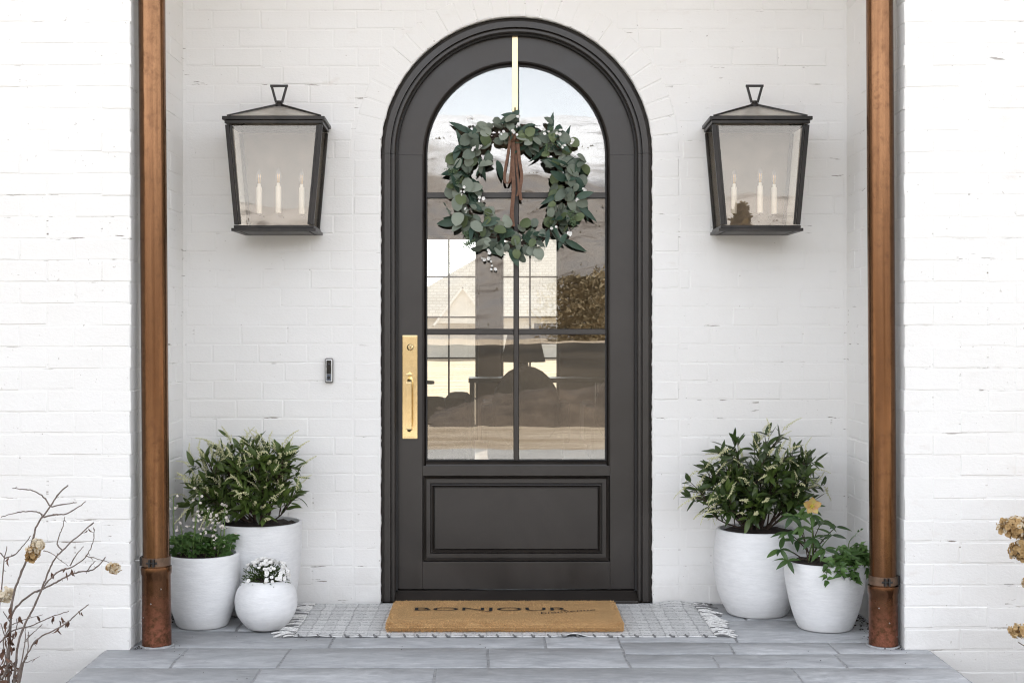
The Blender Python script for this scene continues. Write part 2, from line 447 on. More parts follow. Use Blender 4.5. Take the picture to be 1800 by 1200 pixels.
def hill_mat():
    t = NT('snowy_mountain')
    g = t.new('ShaderNodeNewGeometry').outputs['Position']; z = t.sep(g)[2]
    n = t.noise(.012, 8, .62, stretch=(1,1,2)); n2 = t.noise(.06, 8, .7, stretch=(1,1,.45))
    brown = t.mix(t.ramp(n2, .35, .68), (.13,.108,.092), (.44,.40,.36))
    dark = t.mix(t.math('MULTIPLY', t.ramp(n2,.5,.62), .55), brown, (.07,.07,.07))
    h = t.math('ADD', z, t.math('MULTIPLY', t.math('SUBTRACT', n, .5), 190.0))
    m = t.ramp(t.math('DIVIDE', h, 300.0)  , .30, .44)
    rock = t.math('MULTIPLY', t.ramp(n2, .58, .66), t.ramp(t.math('DIVIDE', h, 300.0), .84, .60, (0,0,0,1), (1,1,1,1)))
    n3 = t.noise(.03, 8, .7, stretch=(1,1,.5))
    col = t.mix(m, dark, (.82,.83,.85))
    rk = t.math('MULTIPLY', t.ramp(n3, .50, .60), t.ramp(t.math('DIVIDE', h, 300.0), .80, .58, (0,0,0,1), (1,1,1,1)))
    rk = t.math('MULTIPLY', t.ramp(n3, .52, .62), t.math('SUBTRACT', 1.0, t.ramp(t.math('DIVIDE', h, 300.0), .50, .82)))
    col = t.mix(t.math('MULTIPLY', rk, .75), col, (.20,.19,.19))
    return t.done(col, .9, 0, t.bump(n2, .5, 6.0), .1)
M_hill = hill_mat()
M_pine = leaf_mat('bronze_conifer_needle', (.12,.09,.035), (.32,.23,.10), .7, .1)
M_brush = leaf_mat('bare_brush', (.20,.155,.09), (.50,.39,.23), .9, .1)
M_timber = simple('raw_timber', (.45,.32,.2), .8, 0, .2, 12)
M_siding = simple('pale_siding', (.72,.70,.66), .8, 0, .04, 3)
def nroof():
    t = NT('weathered_pale_shingle')
    w = t.new('ShaderNodeTexBrick'); w.inputs['Scale'].default_value = 1.6; w.inputs['Color1'].default_value = (.62,.57,.50,1); w.inputs['Color2'].default_value = (.55,.51,.45,1)
    w.inputs['Mortar'].default_value = (.46,.42,.37,1); w.inputs['Mortar Size'].default_value = .03
    t.l.new(t.position((1,1,1)), w.inputs['Vector'])
    return t.done(w.outputs[0], .9)
M_nroof = nroof()

# ------------------------------------------------------------------ ground, terrain, patio
GZ = -0.32
g = MB(); n = 64
g.v = [Vector((0,0,GZ))]+[Vector((5000*math.cos(2*PI*i/n), 5000*math.sin(2*PI*i/n), GZ)) for i in range(n)]
g.f = [(0, 1+i, 1+(i+1) % n) for i in range(n)]
tag(g.build('ground', M_ground), kind='structure')
for x0, x1 in ((-4.2,-1.56), (1.545,4.2)):
    b = MB(); nx, ny = 26, 18
    for j in range(ny+1):
        for i in range(nx+1):
            x = x0+(x1-x0)*i/nx; y = -2.5+1.64*j/ny
            e = min(i, nx-i, j, ny-j)
            b.v.append(Vector((x, y, GZ+.004+(.05+.02*fbm(x*6,y*6) if e > 0 else 0))))
    for j in range(ny):
        for i in range(nx):
            a = j*(nx+1)+i; b.f.append((a, a+1, a+nx+2, a+nx+1))
    tag(b.build('planting_bed', M_bed, smooth=True), kind='structure')
tag(MB().box(-16, 16, -10.6, -7.2, GZ, GZ+.03).build('driveway', M_conc), kind='structure')
tag(MB().box(-.9, .9, -7.196, -2.6, GZ, GZ+.02).build('path', M_conc), kind='structure')
for a_, b_ in ((-14,-.905), (.905,14)): tag(MB().box(a_, b_, -7.196, -2.51, GZ-.05, GZ+.002).build('added_lawn', M_added_lawn), kind='structure')  # unseen dark ground added beside the path to cut bounce light on the piers

# mountains opposite the house (seen mirrored in the door glass and lanterns)
hb = MB(); NA, NR = 240, 70
def hill_h(x, y):
    r = math.hypot(x, y); th = math.atan2(x, -y)
    t = max(0, min(1, (r-330)/1150)); t = t*t*(3-2*t)
    ridge = 206+16*fbm(th*2.2, .7)+9*fbm(th*9, 2.1)
    h = ridge*t+ (38*fbm(x*.0042, y*.0042, 3, 6)+ 12*fbm(x*.018, y*.018, 5, 4))*min(1, max(0, (r-260)/300))*(1-.55*t)
    if r > 1480: h -= (r-1480)*.25
    h += 21*math.exp(-(((x-62)/42)**2+((y+330)/120)**2))+14*math.exp(-(((x+110)/60)**2+((y+320)/90)**2))
    e = max(0, min(1, (r-120)/120))
    return GZ-.6*(1-e)+h*e+.1
for j in range(NR+1):
    r = 120+(1900-120)*(j/NR)**1.25
    for i in range(NA+1):
        a = -R(105)+R(210)*i/NA
        x = r*math.sin(a); y = -r*math.cos(a)
        hb.v.append(Vector((x, y, hill_h(x, y))))
for j in range(NR):
    for i in range(NA):
        a = j*(NA+1)+i; hb.f.append((a, a+1, a+NA+2, a+NA+1))
tag(hb.build('hills', M_hill, smooth=True), kind='structure')

tag(MB().box(-150, 150, -118, -15.2, GZ-.05, GZ+.012).build('field', M_field), kind='structure')
bq = MB(); rb_ = random.Random(77)
for i in range(22000):
    r = 250+900*rb_.random()**1.1; a = rb_.uniform(-R(60), R(60)); x = r*math.sin(a); y = -r*math.cos(a)
    if fbm(x*.011, y*.011, 12, 3) < rb_.uniform(-.25,.35): continue
    z = hill_h(x, y)
    if z > 150: continue
    w = rb_.uniform(.3,.8)*(.35+r/800); hh = w*rb_.uniform(.5,1.1); b = len(bq.v)
    for k2 in range(5):
        an = 2*PI*k2/5+rb_.random(); bq.v.append(Vector((x+w*math.cos(an)*rb_.uniform(.6,1.1), y+w*math.sin(an)*rb_.uniform(.6,1.1), z-.6+hh*rb_.uniform(0,.35))))
    bq.v.append(Vector((x+rb_.uniform(-.4,.4)*w, y, z+hh)))
    bq.f += [(b+k2, b+(k2+1) % 5, b+5) for k2 in range(5)]
tag(bq.build('hillside_scrub', simple('winter_scrub', (.125,.105,.080), .95, 0, .45, .08), recalc=False), 'grey brown scrub scattered over the far mountain slopes', 'scrub', kind='stuff')
# heap of dug earth across the drive
mo = thing('earth_mound', (2.3,-17,GZ), 'long heap of brown dug earth mirrored in the lower door panes', 'mound')
b = MB(); nx, ny = 60, 24
for j in range(ny+1):
    for i in range(nx+1):
        u = i/nx*2-1; v = j/ny*2-1
        x = 2.3+3.6*u; y = -17+2.3*v
        h = max(0, 1-abs(u)**3)*max(0, 1-v*v)
        b.v.append(Vector((x, y, GZ-.02+h*(.52+.16*fbm(x*1.3,y*1.3))+ (.07*fbm(x*5,y*5,1) if h > .02 else 0))))
for j in range(ny):
    for i in range(nx):
        a = j*(nx+1)+i; b.f.append((a, a+1, a+nx+2, a+nx+1))
b.build('earth', M_mound, mo, smooth=True)

# patio of bluestone slabs
patio = MB().box(-1.56, 1.545, -2.5, .03, GZ, -.0035).build('patio', M_joint); tag(patio, kind='structure')
rows = [(-.005,-.30,[-.95,-.2,.55,1.2]), (-.30,-.54,[-1.13,-.45,.3,1.0]), (-.54,-.83,[-.72,.10,.845]),
        (-.83,-1.13,[-1.252,-.867,-.12,.39,.711,1.167]), (-1.13,-1.46,[-.922,-.30,.966]), (-1.46,-1.8,[-1.2,-.5,.35,1.1]), (-1.8,-2.15,[-.8,.1,.75]), (-2.15,-2.49,[-1.1,-.3,.5,1.15])]
def slab(x0, x1, y1, y0):
    g_ = .0045
    x0 += g_; x1 -= g_; y0 += g_; y1 -= g_
    n_ = max(3, int((x1-x0)/.09)); m_ = 3
    loop = [(x0+(x1-x0)*i/n_, y0) for i in range(n_)]+[(x1, y0+(y1-y0)*i/m_) for i in range(m_)]+[(x1-(x1-x0)*i/n_, y1) for i in range(n_)]+[(x0, y1-(y1-y0)*i/m_) for i in range(m_)]
    cx, cy = (x0+x1)/2, (y0+y1)/2; h = rnd.uniform(-.0006,.0006); tx, ty = rnd.uniform(-.0012,.0012), rnd.uniform(-.0012,.0012)
    mb = MB(); k = len(loop)
    top = []; low = []
    for (x, y) in loop:
        dx = .007*fbm(x*11, y*11, 4); dy = .006*fbm(x*11, y*11, 8)
        low.append(Vector((x+dx, y+dy, -.012)))
        top.append(Vector((x+dx+(.002 if x < cx else -.002), y+dy+(.002 if y < cy else -.002), h+tx*(x-cx)+ty*(y-cy))))
    mb.v = low+top
    mid = [Vector((a.x, a.y, a.z-.0012))*.3+Vector((b_.x, b_.y, a.z-.0012))*.7 for a, b_ in zip(top, low)]
    mb.v = low+mid+top
    for i in range(k):
        q = (i+1) % k
        mb.f += [(i, q, k+q, k+i), (k+i, k+q, 2*k+q, 2*k+i)]
    mb.f.append(tuple(2*k+i for i in range(k)))
    mb.build('paving_slab', M_slate, patio, smooth=R(50))
for ya, yb, js in rows:
    xs = [-1.558]+[j for j in js if j < .36]+[.39] if ya > -1.1 else [-1.558]+js+[1.543]
    for i in range(len(xs)-1): slab(xs[i], xs[i+1], ya, yb)
for ya, yb, js in ((-.005,-.34,[.95]),(-.34,-.735,[.845]),(-.735,-.925,[.80,1.19]),(-.925,-1.13,[.711,1.167])):
    xs = [.39]+js+[1.543]
    for i in range(len(xs)-1): slab(xs[i], xs[i+1], ya, yb)

# ------------------------------------------------------------------ house: brick walls
EAVE = 3.75
ZS, RO = 1.98, .60                        # arch spring height, opening radius
COURSE, PITCH = .0813, .2075
XL, XR, YF = -1.465, 1.45, -.864          # alcove sides, pier front plane
CEIL = 3.28
def brick_mesh(w, h, t, seed):
    r_ = random.Random(seed); mb = MB()
    def ring(ins, y, jit):
        pts = []
        a, c = w/2-ins, h/2-ins
        base = [(-a,-c),(-a*.45,-c),(a*.05,-c),(a*.5,-c),(a,-c),(a,0),(a,c),(a*.45,c),(-a*.05,c),(-a*.5,c),(-a,c),(-a,0)]
        for (x, z) in base:
            pts.append(Vector((x+r_.uniform(-jit,jit), y+r_.uniform(-jit,jit)*.22, z+r_.uniform(-jit,jit))))
        return pts
    k = 12
    r0, r1, r2 = ring(-.0026, -t+.0036, .0016), ring(-.0012, -t+.0012, .0014), ring(.0012, -t, .0014)
    for p in r2: p.y = -t
    mb.v = r0+r1+r2
    for i in range(k):
        q = (i+1) % k
        mb.f += [(i, q, k+q, k+i), (k+i, k+q, 2*k+q, 2*k+i)]
    mb.f.append(tuple(2*k+i for i in range(k)))
    return mb.mesh('brick', M_paint)
BT = .014
STR = [brick_mesh(PITCH-.009, COURSE-.009, BT, 100+i) for i in range(14)]
HDR = [brick_mesh(.106, COURSE-.009, BT, 300+i) for i in range(8)]
def put_brick(parent, p, ang, wscale=1.0, header=False, proud=None, name='brick'):
    """p: centre of the brick face on its wall plane; ang: rotation about Z (0 faces -Y)"""
    me = rnd.choice(HDR if header else STR)
    pr = rnd.triangular(-.0018, .0014, -.0008) if proud is None else proud
    inward = Vector((-math.sin(ang), math.cos(ang), 0))
    M = Matrix.Translation(p+inward*(BT-pr)+Vector((0,0,rnd.gauss(0,.0011))))@Matrix.Rotation(ang, 4, 'Z')@Matrix.Rotation(rnd.uniform(-.006,.006), 4, 'Y')@Matrix.Rotation(rnd.gauss(0,.007), 4, 'X')@Matrix.Rotation(rnd.gauss(0,.003), 4, 'Z')@Matrix.Diagonal((wscale*(-1 if False else 1), 1, rnd.uniform(.97,1.03), 1))
    return link(name, me, parent, M)
def course_cuts(x0, x1, shift):
    """brick intervals of one course between x0 and x1"""
    out = []; x = math.floor((x0-shift)/PITCH)*PITCH+shift
    while x < x1:
        w = PITCH+rnd.uniform(-.009,.009)
        a, b_ = max(x, x0), min(x+w, x1)
        if b_-a > .035: out.append((a, b_))
        x += w
    return out

# entry wall round the door
wall = thing('entry_wall', (0,0,0), 'white painted brick wall of the recess round the arched door', 'wall')
mb = MB(); N = 48
inner = [(-RO,-.02),(-RO,.7),(-RO,1.4)]+[(-RO*math.cos(PI*i/N), ZS+RO*math.sin(PI*i/N)) for i in range(N+1)]+[(RO,1.4),(RO,.7),(RO,-.02)]
outer = []
for (x, z) in inner:
    if z <= ZS+1e-6: outer.append((math.copysign(1.52, x), z))
    else:
        d = Vector((x, z-ZS)).normalized(); k_ = min(1.52/max(abs(d.x),1e-6), (3.36-ZS)/max(d.y,1e-6))
        outer.append((d.x*k_, ZS+d.y*k_))
# snap corners
src_ = list(outer)
for i in range(1, len(src_)-1):
    if abs(src_[i][0]+1.52) < 1e-6 and src_[i+1][0] > -1.52+1e-6: outer[i+1] = (-1.52, 3.36)
    if abs(src_[i][0]-1.52) < 1e-6 and src_[i-1][0] < 1.52-1e-6: outer[i-1] = (1.52, 3.36)
k = len(inner)
for yy in (.0016, .15):
    mb.v += [Vector((x, yy, z)) for x, z in inner]+[Vector((x, yy, z)) for x, z in outer]
for i in range(k-1):
    mb.f.append((i, i+1, k+i+1, k+i)); mb.f.append((2*k+i, 3*k+i, 3*k+i+1, 2*k+i+1)); mb.f.append((i, 2*k+i, 2*k+i+1, i+1))
mb.build('mortar_bed', M_mortar, wall, recalc=False)
RING = .717
nc = int(CEIL/COURSE)+1
for c in range(nc):
    z = (c+.5)*COURSE
    if z > CEIL: break
    sh = (c % 2)*PITCH/2+.02+rnd.uniform(-.008,.008)
    clip = RING if z < ZS else (math.sqrt(max(0, (RING+.012)**2-(z-ZS)**2)) if z-ZS < RING+.012 else 0)
    segs = [(XL+.008, -clip), (clip, XR-.008)] if clip > .02 else [(XL+.008, XR-.008)]
    for (a, b_) in segs:
        for (x0, x1) in course_cuts(a, b_, sh):
            put_brick(wall, Vector(((x0+x1)/2, 0, z)), 0, (x1-x0-.010)/(PITCH-.010))
    if z < ZS-.03:
        for s_ in (-1, 1):
            put_brick(wall, Vector((s_*(RO+.0575), 0, z)), 0, 1.0, True)
NV = 27
def voussoir_mesh(seed):
    r_ = random.Random(seed); mb = MB(); da = PI/NV
    def ring(ins, y, jit):
        pts = []
        for (f, r) in ((-.5,.604),(0,.604),(.5,.604),(.5,.66),(.5,.713),(0,.713),(-.5,.713),(-.5,.66)):
            a = f*(da-.010/.66)*(1-ins/.034); rr = .6585+(r-.6585)*(1-ins/.055)
            pts.append(Vector((rr*math.sin(a)+r_.uniform(-jit,jit), y, rr*math.cos(a)+r_.uniform(-jit,jit))))
        return pts
    kk = 8; mb.v = ring(-.003,-BT+.0034,.0012)+ring(-.001,-BT+.0012,.0012)+ring(.0012,-BT,.0012)
    for i in range(kk):
        q = (i+1) % kk; mb.f += [(i,q,kk+q,kk+i),(kk+i,kk+q,2*kk+q,2*kk+i)]
    mb.f.append(tuple(2*kk+i for i in range(kk)))
    return mb.mesh('voussoir_brick', M_paint)
VS = [voussoir_mesh(500+i) for i in range(6)]
for i in range(NV):
    a = -PI/2+PI*(i+.5)/NV
    link('voussoir_brick', rnd.choice(VS), wall, Matrix.Translation((0, BT-rnd.uniform(-.0014,.0012), ZS))@Matrix.Rotation(a, 4, 'Y'))
# ragged paint and mortar edge against the frame
mb = MB(); pts = []; rad = []
L = 2*ZS+PI*RO; st = .011; s_ = .0
while s_ < L:
    if s_ < ZS: p = Vector((-RO, 0, s_))
    elif s_ < ZS+PI*RO: ph = (s_-ZS)/RO; p = Vector((-RO*math.cos(ph), 0, ZS+RO*math.sin(ph)))
    else: p = Vector((RO, 0, ZS-(s_-ZS-PI*RO)))
    nz = fbm(s_*9, 3.3, 1, 3); n2 = fbm(s_*38, 7.7, 2, 2)
    c_ = Vector((p.x, 0, p.z-ZS)) if p.z > ZS else Vector((p.x, 0, 0)); c_.normalize()
    pts.append(Vector((p.x, .010, p.z))+c_*(.0035+.003*nz)); rad.append(max(.0035, .0075+.0045*nz+.004*n2))
    s_ += st
mb.tube(pts, rad, 7); mb.build('mortar_edge', M_paint, wall, smooth=True)
# dirt where wall meets the slabs: grime in the paint colour, plus soil crumbs

def pier(side):
    lab = 'white painted brick pier left of the door, dry canes before it' if side < 0 else 'white painted brick pier right of the door, dried hydrangea heads before it'
    X = XL if side < 0 else XR
    p = thing('brick_pier', (X+side*.6, YF, GZ), lab, 'wall', 'brick piers flanking the door')
    m_ = MB()
    xin, xout = X+side*.0016, side*5.6
    m_.box(min(xin,xout), max(xin,xout), YF+.0016, .148, GZ-.1, EAVE)
    m_.build('mortar_bed', M_mortar, p)
    rest = MB()
    c0 = int(math.floor((GZ+.02)/COURSE))
    for c in range(c0, int(EAVE/COURSE)):
        z = (c+.5)*COURSE
        sh = ((c+1) % 2)*PITCH/2+rnd.uniform(-.008,.008)
        x = X
        first = True; lim = 3.5
        while abs(x) < lim:
            w = PITCH/2 if first and c % 2 else PITCH
            x2 = x+side*w; first = False
            cxm = (x+x2)/2
            if abs(cxm) < 2.25 and -.3 < z < 2.75:
                put_brick(p, Vector((cxm, YF, z)), 0, (w-.010)/(PITCH-.010) if w == PITCH else .98, header=(w != PITCH))
            else:
                xa, xb = min(x,x2)+.005, max(x,x2)-.005; pr = rnd.uniform(-.0015,.0014)
                a_ = .0022
                y1 = YF-pr; y0 = YF+.004; za, zb = z-COURSE/2+.005, z+COURSE/2-.005
                rest.add([(xa,y0,za),(xb,y0,za),(xb,y0,zb),(xa,y0,zb),(xa+a_,y1,za+a_),(xb-a_,y1,za+a_),(xb-a_,y1,zb-a_),(xa+a_,y1,zb-a_)],
                         [(0,1,5,4),(1,2,6,5),(2,3,7,6),(3,0,4,7),(4,5,6,7)])
            x = x2
        # side of the recess
        if 0 < z < CEIL:
            y = YF+.004; first = True
            while y < -.012:
                w = PITCH/2 if first and not c % 2 else PITCH
                y2 = min(y+w, -.004); first = False
                if y2-y > .035:
                    put_brick(p, Vector((X, (y+y2)/2, z)), R(90) if side < 0 else R(-90), (y2-y-.010)/(PITCH-.010))
                y = y2
    o = rest.build('brick_field', M_paint, p); tag(o, kind='stuff')
    return p
pier(-1); pier(1)

house = thing('house', (0, 4, GZ), 'upper walls, roof and back wall of the white brick house', 'house')
MB().box(XL-.002, XR+.002, YF+.006, .15, CEIL+.03, EAVE).build('header_wall', M_plainwhite, house)
for i in range(9):
    y0 = YF+.007+i*.0975
    MB().box(XL+.001, XR-.001, y0, y0+.0945, CEIL+.001, CEIL+.026).build('soffit_board', M_wood, house, bevel=.003)
b = MB(); ex, ye0, ye1, yr, ze = 6.1, -1.0, 9.7, 4.2, EAVE
zr = ze+(yr-ye0)*math.tan(R(30))
for dz in (0, .18):
    b.v += [Vector(q) for q in ((-ex,ye0,ze+dz),(ex,ye0,ze+dz),(ex,yr,zr+dz),(-ex,yr,zr+dz),(ex,ye1,ze+dz),(-ex,ye1,ze+dz))]
b.f = [(0,3,2,1),(3,5,4,2),(6,7,8,9),(9,8,10,11),(0,1,7,6),(5,11,10,4),(0,6,9,3),(3,9,11,5),(1,2,8,7),(2,4,10,8)]
b.build('roof', M_shingle, house)
for sx in (-1, 1):
    x0, x1 = sorted((sx*5.6, sx*5.4))
    q = MB(); pts = [(.16,GZ-.1),(8.4,GZ-.1),(8.4,EAVE),(8.4,EAVE+.6),(yr,zr-.03),(.16,EAVE+.55)]
    q.v = [Vector((x0,y,z)) for y, z in pts]+[Vector((x1,y,z)) for y, z in pts]; n_ = len(pts)
    q.f = [tuple(range(n_)), tuple(reversed(range(n_,2*n_)))]+[(i,(i+1) % n_,n_+(i+1) % n_,n_+i) for i in range(n_)]
    q.build('gable_wall', M_plainwhite, house)
# back wall with two tall glazed openings
wins = [(-.909,-.297),(-.063,.549)]; WZ0, WZ1, YB = .04, 2.157, 8.2
xs = [-5.38, wins[0][0], wins[0][1], wins[1][0], wins[1][1], 5.38]
for i in (0, 2, 4): MB().box(xs[i], xs[i+1], YB, YB+.2, GZ-.1, WZ1).build('back_wall', M_room, house)
MB().box(-5.38, 5.38, YB, YB+.2, WZ1+.001, EAVE+.6).build('back_wall', M_room, house)
for (a, b_) in wins:
    MB().box(a, b_, YB, YB+.2, GZ-.1, WZ0).build('window_sill', M_room, house)
    w = MB()
    for q in ((a,a+.03,WZ0,WZ1),(b_-.03,b_,WZ0,WZ1)): w.box(q[0],q[1],YB+.02,YB+.08,q[2],q[3])
    for q in ((WZ0,WZ0+.16),(WZ1-.03,WZ1)): w.box(a+.03,b_-.03,YB+.02,YB+.08,*q)
    wf = w.build('window', M_black, house)
    mx = (a+b_)/2
    MB().box(mx-.009, mx+.009, YB+.03, YB+.06, WZ0+.16, WZ1-.03).build('muntin', M_black, wf)
    for z in (.47,.892,1.317,1.737): 
        for q in ((a+.03,mx-.009),(mx+.009,b_-.03)): MB().box(q[0], q[1], YB+.032, YB+.058, z-.008, z+.008).build('muntin', M_black, wf)
    MB().box(a+.02, b_-.02, YB+.043, YB+.047, WZ0+.05, WZ1-.02).build('pane', M_wglass, wf)
tag(MB().box(-3.6, 3.6, .151, 8.199, -.06, -.001).build('room_floor', M_floor), kind='structure')
tag(MB().box(-3.6, 3.6, .151, 8.199, 2.96, 3.04).build('room_ceiling', M_room), kind='structure')
for sx in (-1, 1): tag(MB().box(*sorted((sx*3.6, sx*3.75)), .151, 8.199, -.06, 3.04).build('room_wall', M_room), kind='structure')

# ------------------------------------------------------------------ door frame and door
def sweep(prof, parts, name, m, parent):
    """profile of (r, y) swept along a piece of the arch: parts = list of (x-side, z) or angle"""
    mb_ = MB(); k_ = len(prof)
    for st_ in parts:
        for (r, y) in prof:
            if st_[0] == 'a': mb_.v.append(Vector((-r*math.cos(st_[1]), y, ZS+r*math.sin(st_[1]))))
            else: mb_.v.append(Vector((st_[0]*r, y, st_[1])))
    n_ = len(parts)
    for i in range(n_-1):
        for j in range(k_):
            q = (j+1) % k_
            mb_.f.append((i*k_+j, i*k_+q, (i+1)*k_+q, (i+1)*k_+j))
    mb_.f.append(tuple(range(k_))); mb_.f.append(tuple(reversed(range((n_-1)*k_, n_*k_))))
    return mb_.build(name, m, parent, smooth=R(28))
frame = thing('door_frame', (0, .08, 0), 'dark bronze arched door frame with stepped moulding set in the brick opening', 'door frame')
prof = [(.6,.145),(.6,.040),(.594,.033),(.585,.031),(.583,.028),(.557,.028),(.5555,.050),(.5490,.050),(.548,.033),(.539,.033),(.5345,.038),(.5345,.145)]
stop_shadow = [(.5343,.056),(.5265,.060),(.5265,.0838),(.5343,.0838)]
sweep(stop_shadow, [(-1,.045),(-1,1.0)]+[('a', PI*i/64) for i in range(65)]+[(1,1.0),(1,.045)], 'stop_shadow_strip', M_shadow_trim, frame)  # black strip painted in as the shadow of the door stop
sweep(prof, [(-1,.002),(-1,ZS-.001)], 'jamb', M_door, frame)
sweep(prof, [(1,.002),(1,ZS-.001)], 'jamb', M_door, frame)
NA_ = 64
sweep(prof, [('a', .0012+(PI-.0024)*i/NA_) for i in range(NA_+1)], 'arch_head', M_door, frame)
t_ = MB(); t_.v = [Vector((sx*.5335, y, z)) for sx in (-1,1) for (y, z) in ((-.012,.002),(-.012,.012),(.03,.026),(.06,.036),(.075,.042),(.2,.042),(.2,.002))]
t_.f = [tuple(range(7)), tuple(range(13,6,-1))]+[(i,(i+1) % 7,7+(i+1) % 7,7+i) for i in range(7)]
t_.build('threshold', M_door, frame, bevel=.0015)
tag(MB().box(.44, .52, -.0015, .012, .0125, .0145).build('sill_corner', M_zinc, frame))

door = thing('front_door', (0, .11, .046), 'dark bronze arched door with six glass panes and a raised lower panel', 'door')
YD0, YD1 = .085, .130; RD, RG = .5305, .418; Z0 = .047
for sx in (-1, 1):
    MB().box(*sorted((sx*RG, sx*RD)), YD0, YD1, Z0, ZS-.0004).build('stile', M_door, door, bevel=.0015)
def arch_solid(r0, r1, y0, y1, name, m, parent, n_=64, a0=0, a1=PI):
    q = MB()
    for i in range(n_+1):
        a = a0+(a1-a0)*i/n_; c_, s2 = -math.cos(a), math.sin(a)
        q.v += [Vector((r0*c_, y0, ZS+r0*s2)), Vector((r1*c_, y0, ZS+r1*s2)), Vector((r1*c_, y1, ZS+r1*s2)), Vector((r0*c_, y1, ZS+r0*s2))]
    for i in range(n_):
        for j in range(4):
            k2 = (j+1) % 4; q.f.append((4*i+j, 4*i+k2, 4*i+4+k2, 4*i+4+j))
    q.f += [(0,1,2,3), (4*n_+3,4*n_+2,4*n_+1,4*n_)]
    return q.build(name, m, parent, smooth=R(35))
arch_solid(RG, RD, YD0, YD1, 'arched_rail', M_door, door)
PZ0, PZ1, GZ0 = .169, .551, .612
MB().box(-RG+.0004, RG-.0004, YD0+.0006, YD1-.0006, Z0, PZ0).build('bottom_rail', M_door, door, bevel=.0015)
MB().box(-RG+.0004, RG-.0004, YD0+.0006, YD1-.0006, PZ1, GZ0-.016).build('lock_rail', M_door, door, bevel=.0015)
def rect_ring(x, z0, z1, prof_, name, parent):
    """mitred rectangular moulding; prof: (inset, y)"""
    q = MB(); k2 = len(prof_)
    for (sx, zz) in ((-1,0),(1,0),(1,1),(-1,1)):
        for (ins, y) in prof_: q.v.append(Vector((sx*(x-ins), y, z0+ins if zz == 0 else z1-ins)))
    for i in range(4):
        i2 = (i+1) % 4
        for j in range(k2-1): q.f.append((i*k2+j, i2*k2+j, i2*k2+j+1, i*k2+j+1))
    return q.build(name, M_door, parent)
rect_ring(RG-.0005, PZ0, PZ1, [(0,YD0+.001),(.0003,YD0+.030),(.0048,YD0+.030),(.0052,YD0+.003),(.012,YD0+.013),(.016,YD0+.018)], 'panel_moulding', door)
pn = rect_ring(RG-.016, PZ0+.016, PZ1-.016, [(0,YD0+.018),(.0175,YD0+.018),(.0178,YD0+.036),(.0225,YD0+.036),(.0230,YD0+.011),(.027,YD0+.009),(.0345,YD0+.021),(.0350,YD0+.036),(.0395,YD0+.036),(.0398,YD0+.0155)], 'panel_field', door)
MB().box(-(RG-.0558), RG-.0558, YD0+.0150, YD1-.002, PZ0+.0558, PZ1-.0558).build('panel', M_door, door)
# glazing bead round the light
bp = [(.4182,YD0+.0008),(.4165,YD0-.0012),(.412,YD0+.002),(.403,YD0+.022),(.403,YD0+.04),(.4182,YD0+.04)]
sweep(bp, [(-1,GZ0-.016)]+[(-1,1.2)]+[('a', PI*i/64) for i in range(65)]+[(1,1.2)]+[(1,GZ0-.016)], 'glazing_bead', M_door, door)
q = MB(); q.v = [Vector((sx*.4028, y, z)) for sx in (-1,1) for (z, y) in ((GZ0-.0158,YD0-.001),(GZ0-.010,YD0+.001),(GZ0+.004,YD0+.022),(GZ0+.004,YD0+.04),(GZ0-.0158,YD0+.04))]
q.f = [tuple(range(5)), tuple(range(9,4,-1))]+[(i,(i+1) % 5,5+(i+1) % 5,5+i) for i in range(5)]
q.build('glazing_bead', M_door, door)
bead_shadow = [(.4032,YD0+.0125),(.3975,YD0+.0135),(.3975,YD0+.0236),(.4032,YD0+.0236)]
sweep(bead_shadow, [(-1,GZ0+.0045),(-1,1.2)]+[('a', PI*i/64) for i in range(65)]+[(1,1.2),(1,GZ0+.0045)], 'bead_shadow_strip', M_shadow_trim, door)  # black strips round the panes stand for shade on the glazing bead
MB().box(-.397,.397,YD0+.0145,YD0+.0236,GZ0+.0042,GZ0+.0100).build('bead_shadow_strip', M_shadow_trim, door)
def muntin_v(): 
    q = MB(); w, w2 = .0125, .009
    q.v = [Vector((x, y, z)) for z in (GZ0+.0105, ZS+.3970) for (x, y) in ((-w,YD0+.036),(-w,YD0+.016),(-w2,YD0+.008),(w2,YD0+.008),(w,YD0+.016),(w,YD0+.036))]
    q.f = [(5,4,3,2,1,0), tuple(range(6,12))]+[(i,(i+1) % 6,6+(i+1) % 6,6+i) for i in range(6)]
    q.build('muntin', M_door, door)
muntin_v()
HZ = [1.192, 1.800]
for z in HZ:
    for (x0, x1) in ((-.3972,-.0127),(.0127,.3972)):
        q = MB(); w, w2 = .0135, .010
        q.v = [Vector((x, y, z+dz)) for x in (x0, x1) for (dz, y) in ((-w,YD0+.036),(-w,YD0+.0165),(-w2,YD0+.0085),(w2,YD0+.0085),(w,YD0+.0165),(w,YD0+.036))]
        q.f = [tuple(range(6)), tuple(range(11,5,-1))]+[(i,(i+1) % 6,6+(i+1) % 6,6+i) for i in range(6)]
        q.build('muntin', M_door, door)
zz = [GZ0+.001, HZ[0], HZ[1]]
for sx in (-1, 1):
    for i in range(2):
        MB().box(*sorted((sx*.002, sx*.408)), YD0+.024, YD0+.030, zz[i]+.002, zz[i+1]-.002).build('pane', M_glass, door)
    arc = [(sx*.408*math.sin(PI/2*i/28), ZS+.408*math.cos(PI/2*i/28)) for i in range(29)]
    arc[0] = (sx*.002, ZS+.408)
    MB().prism([(sx*.002, HZ[1]+.002)]+arc+[(sx*.408, HZ[1]+.002)], YD0+.024, YD0+.030).build('pane', M_glass, door)
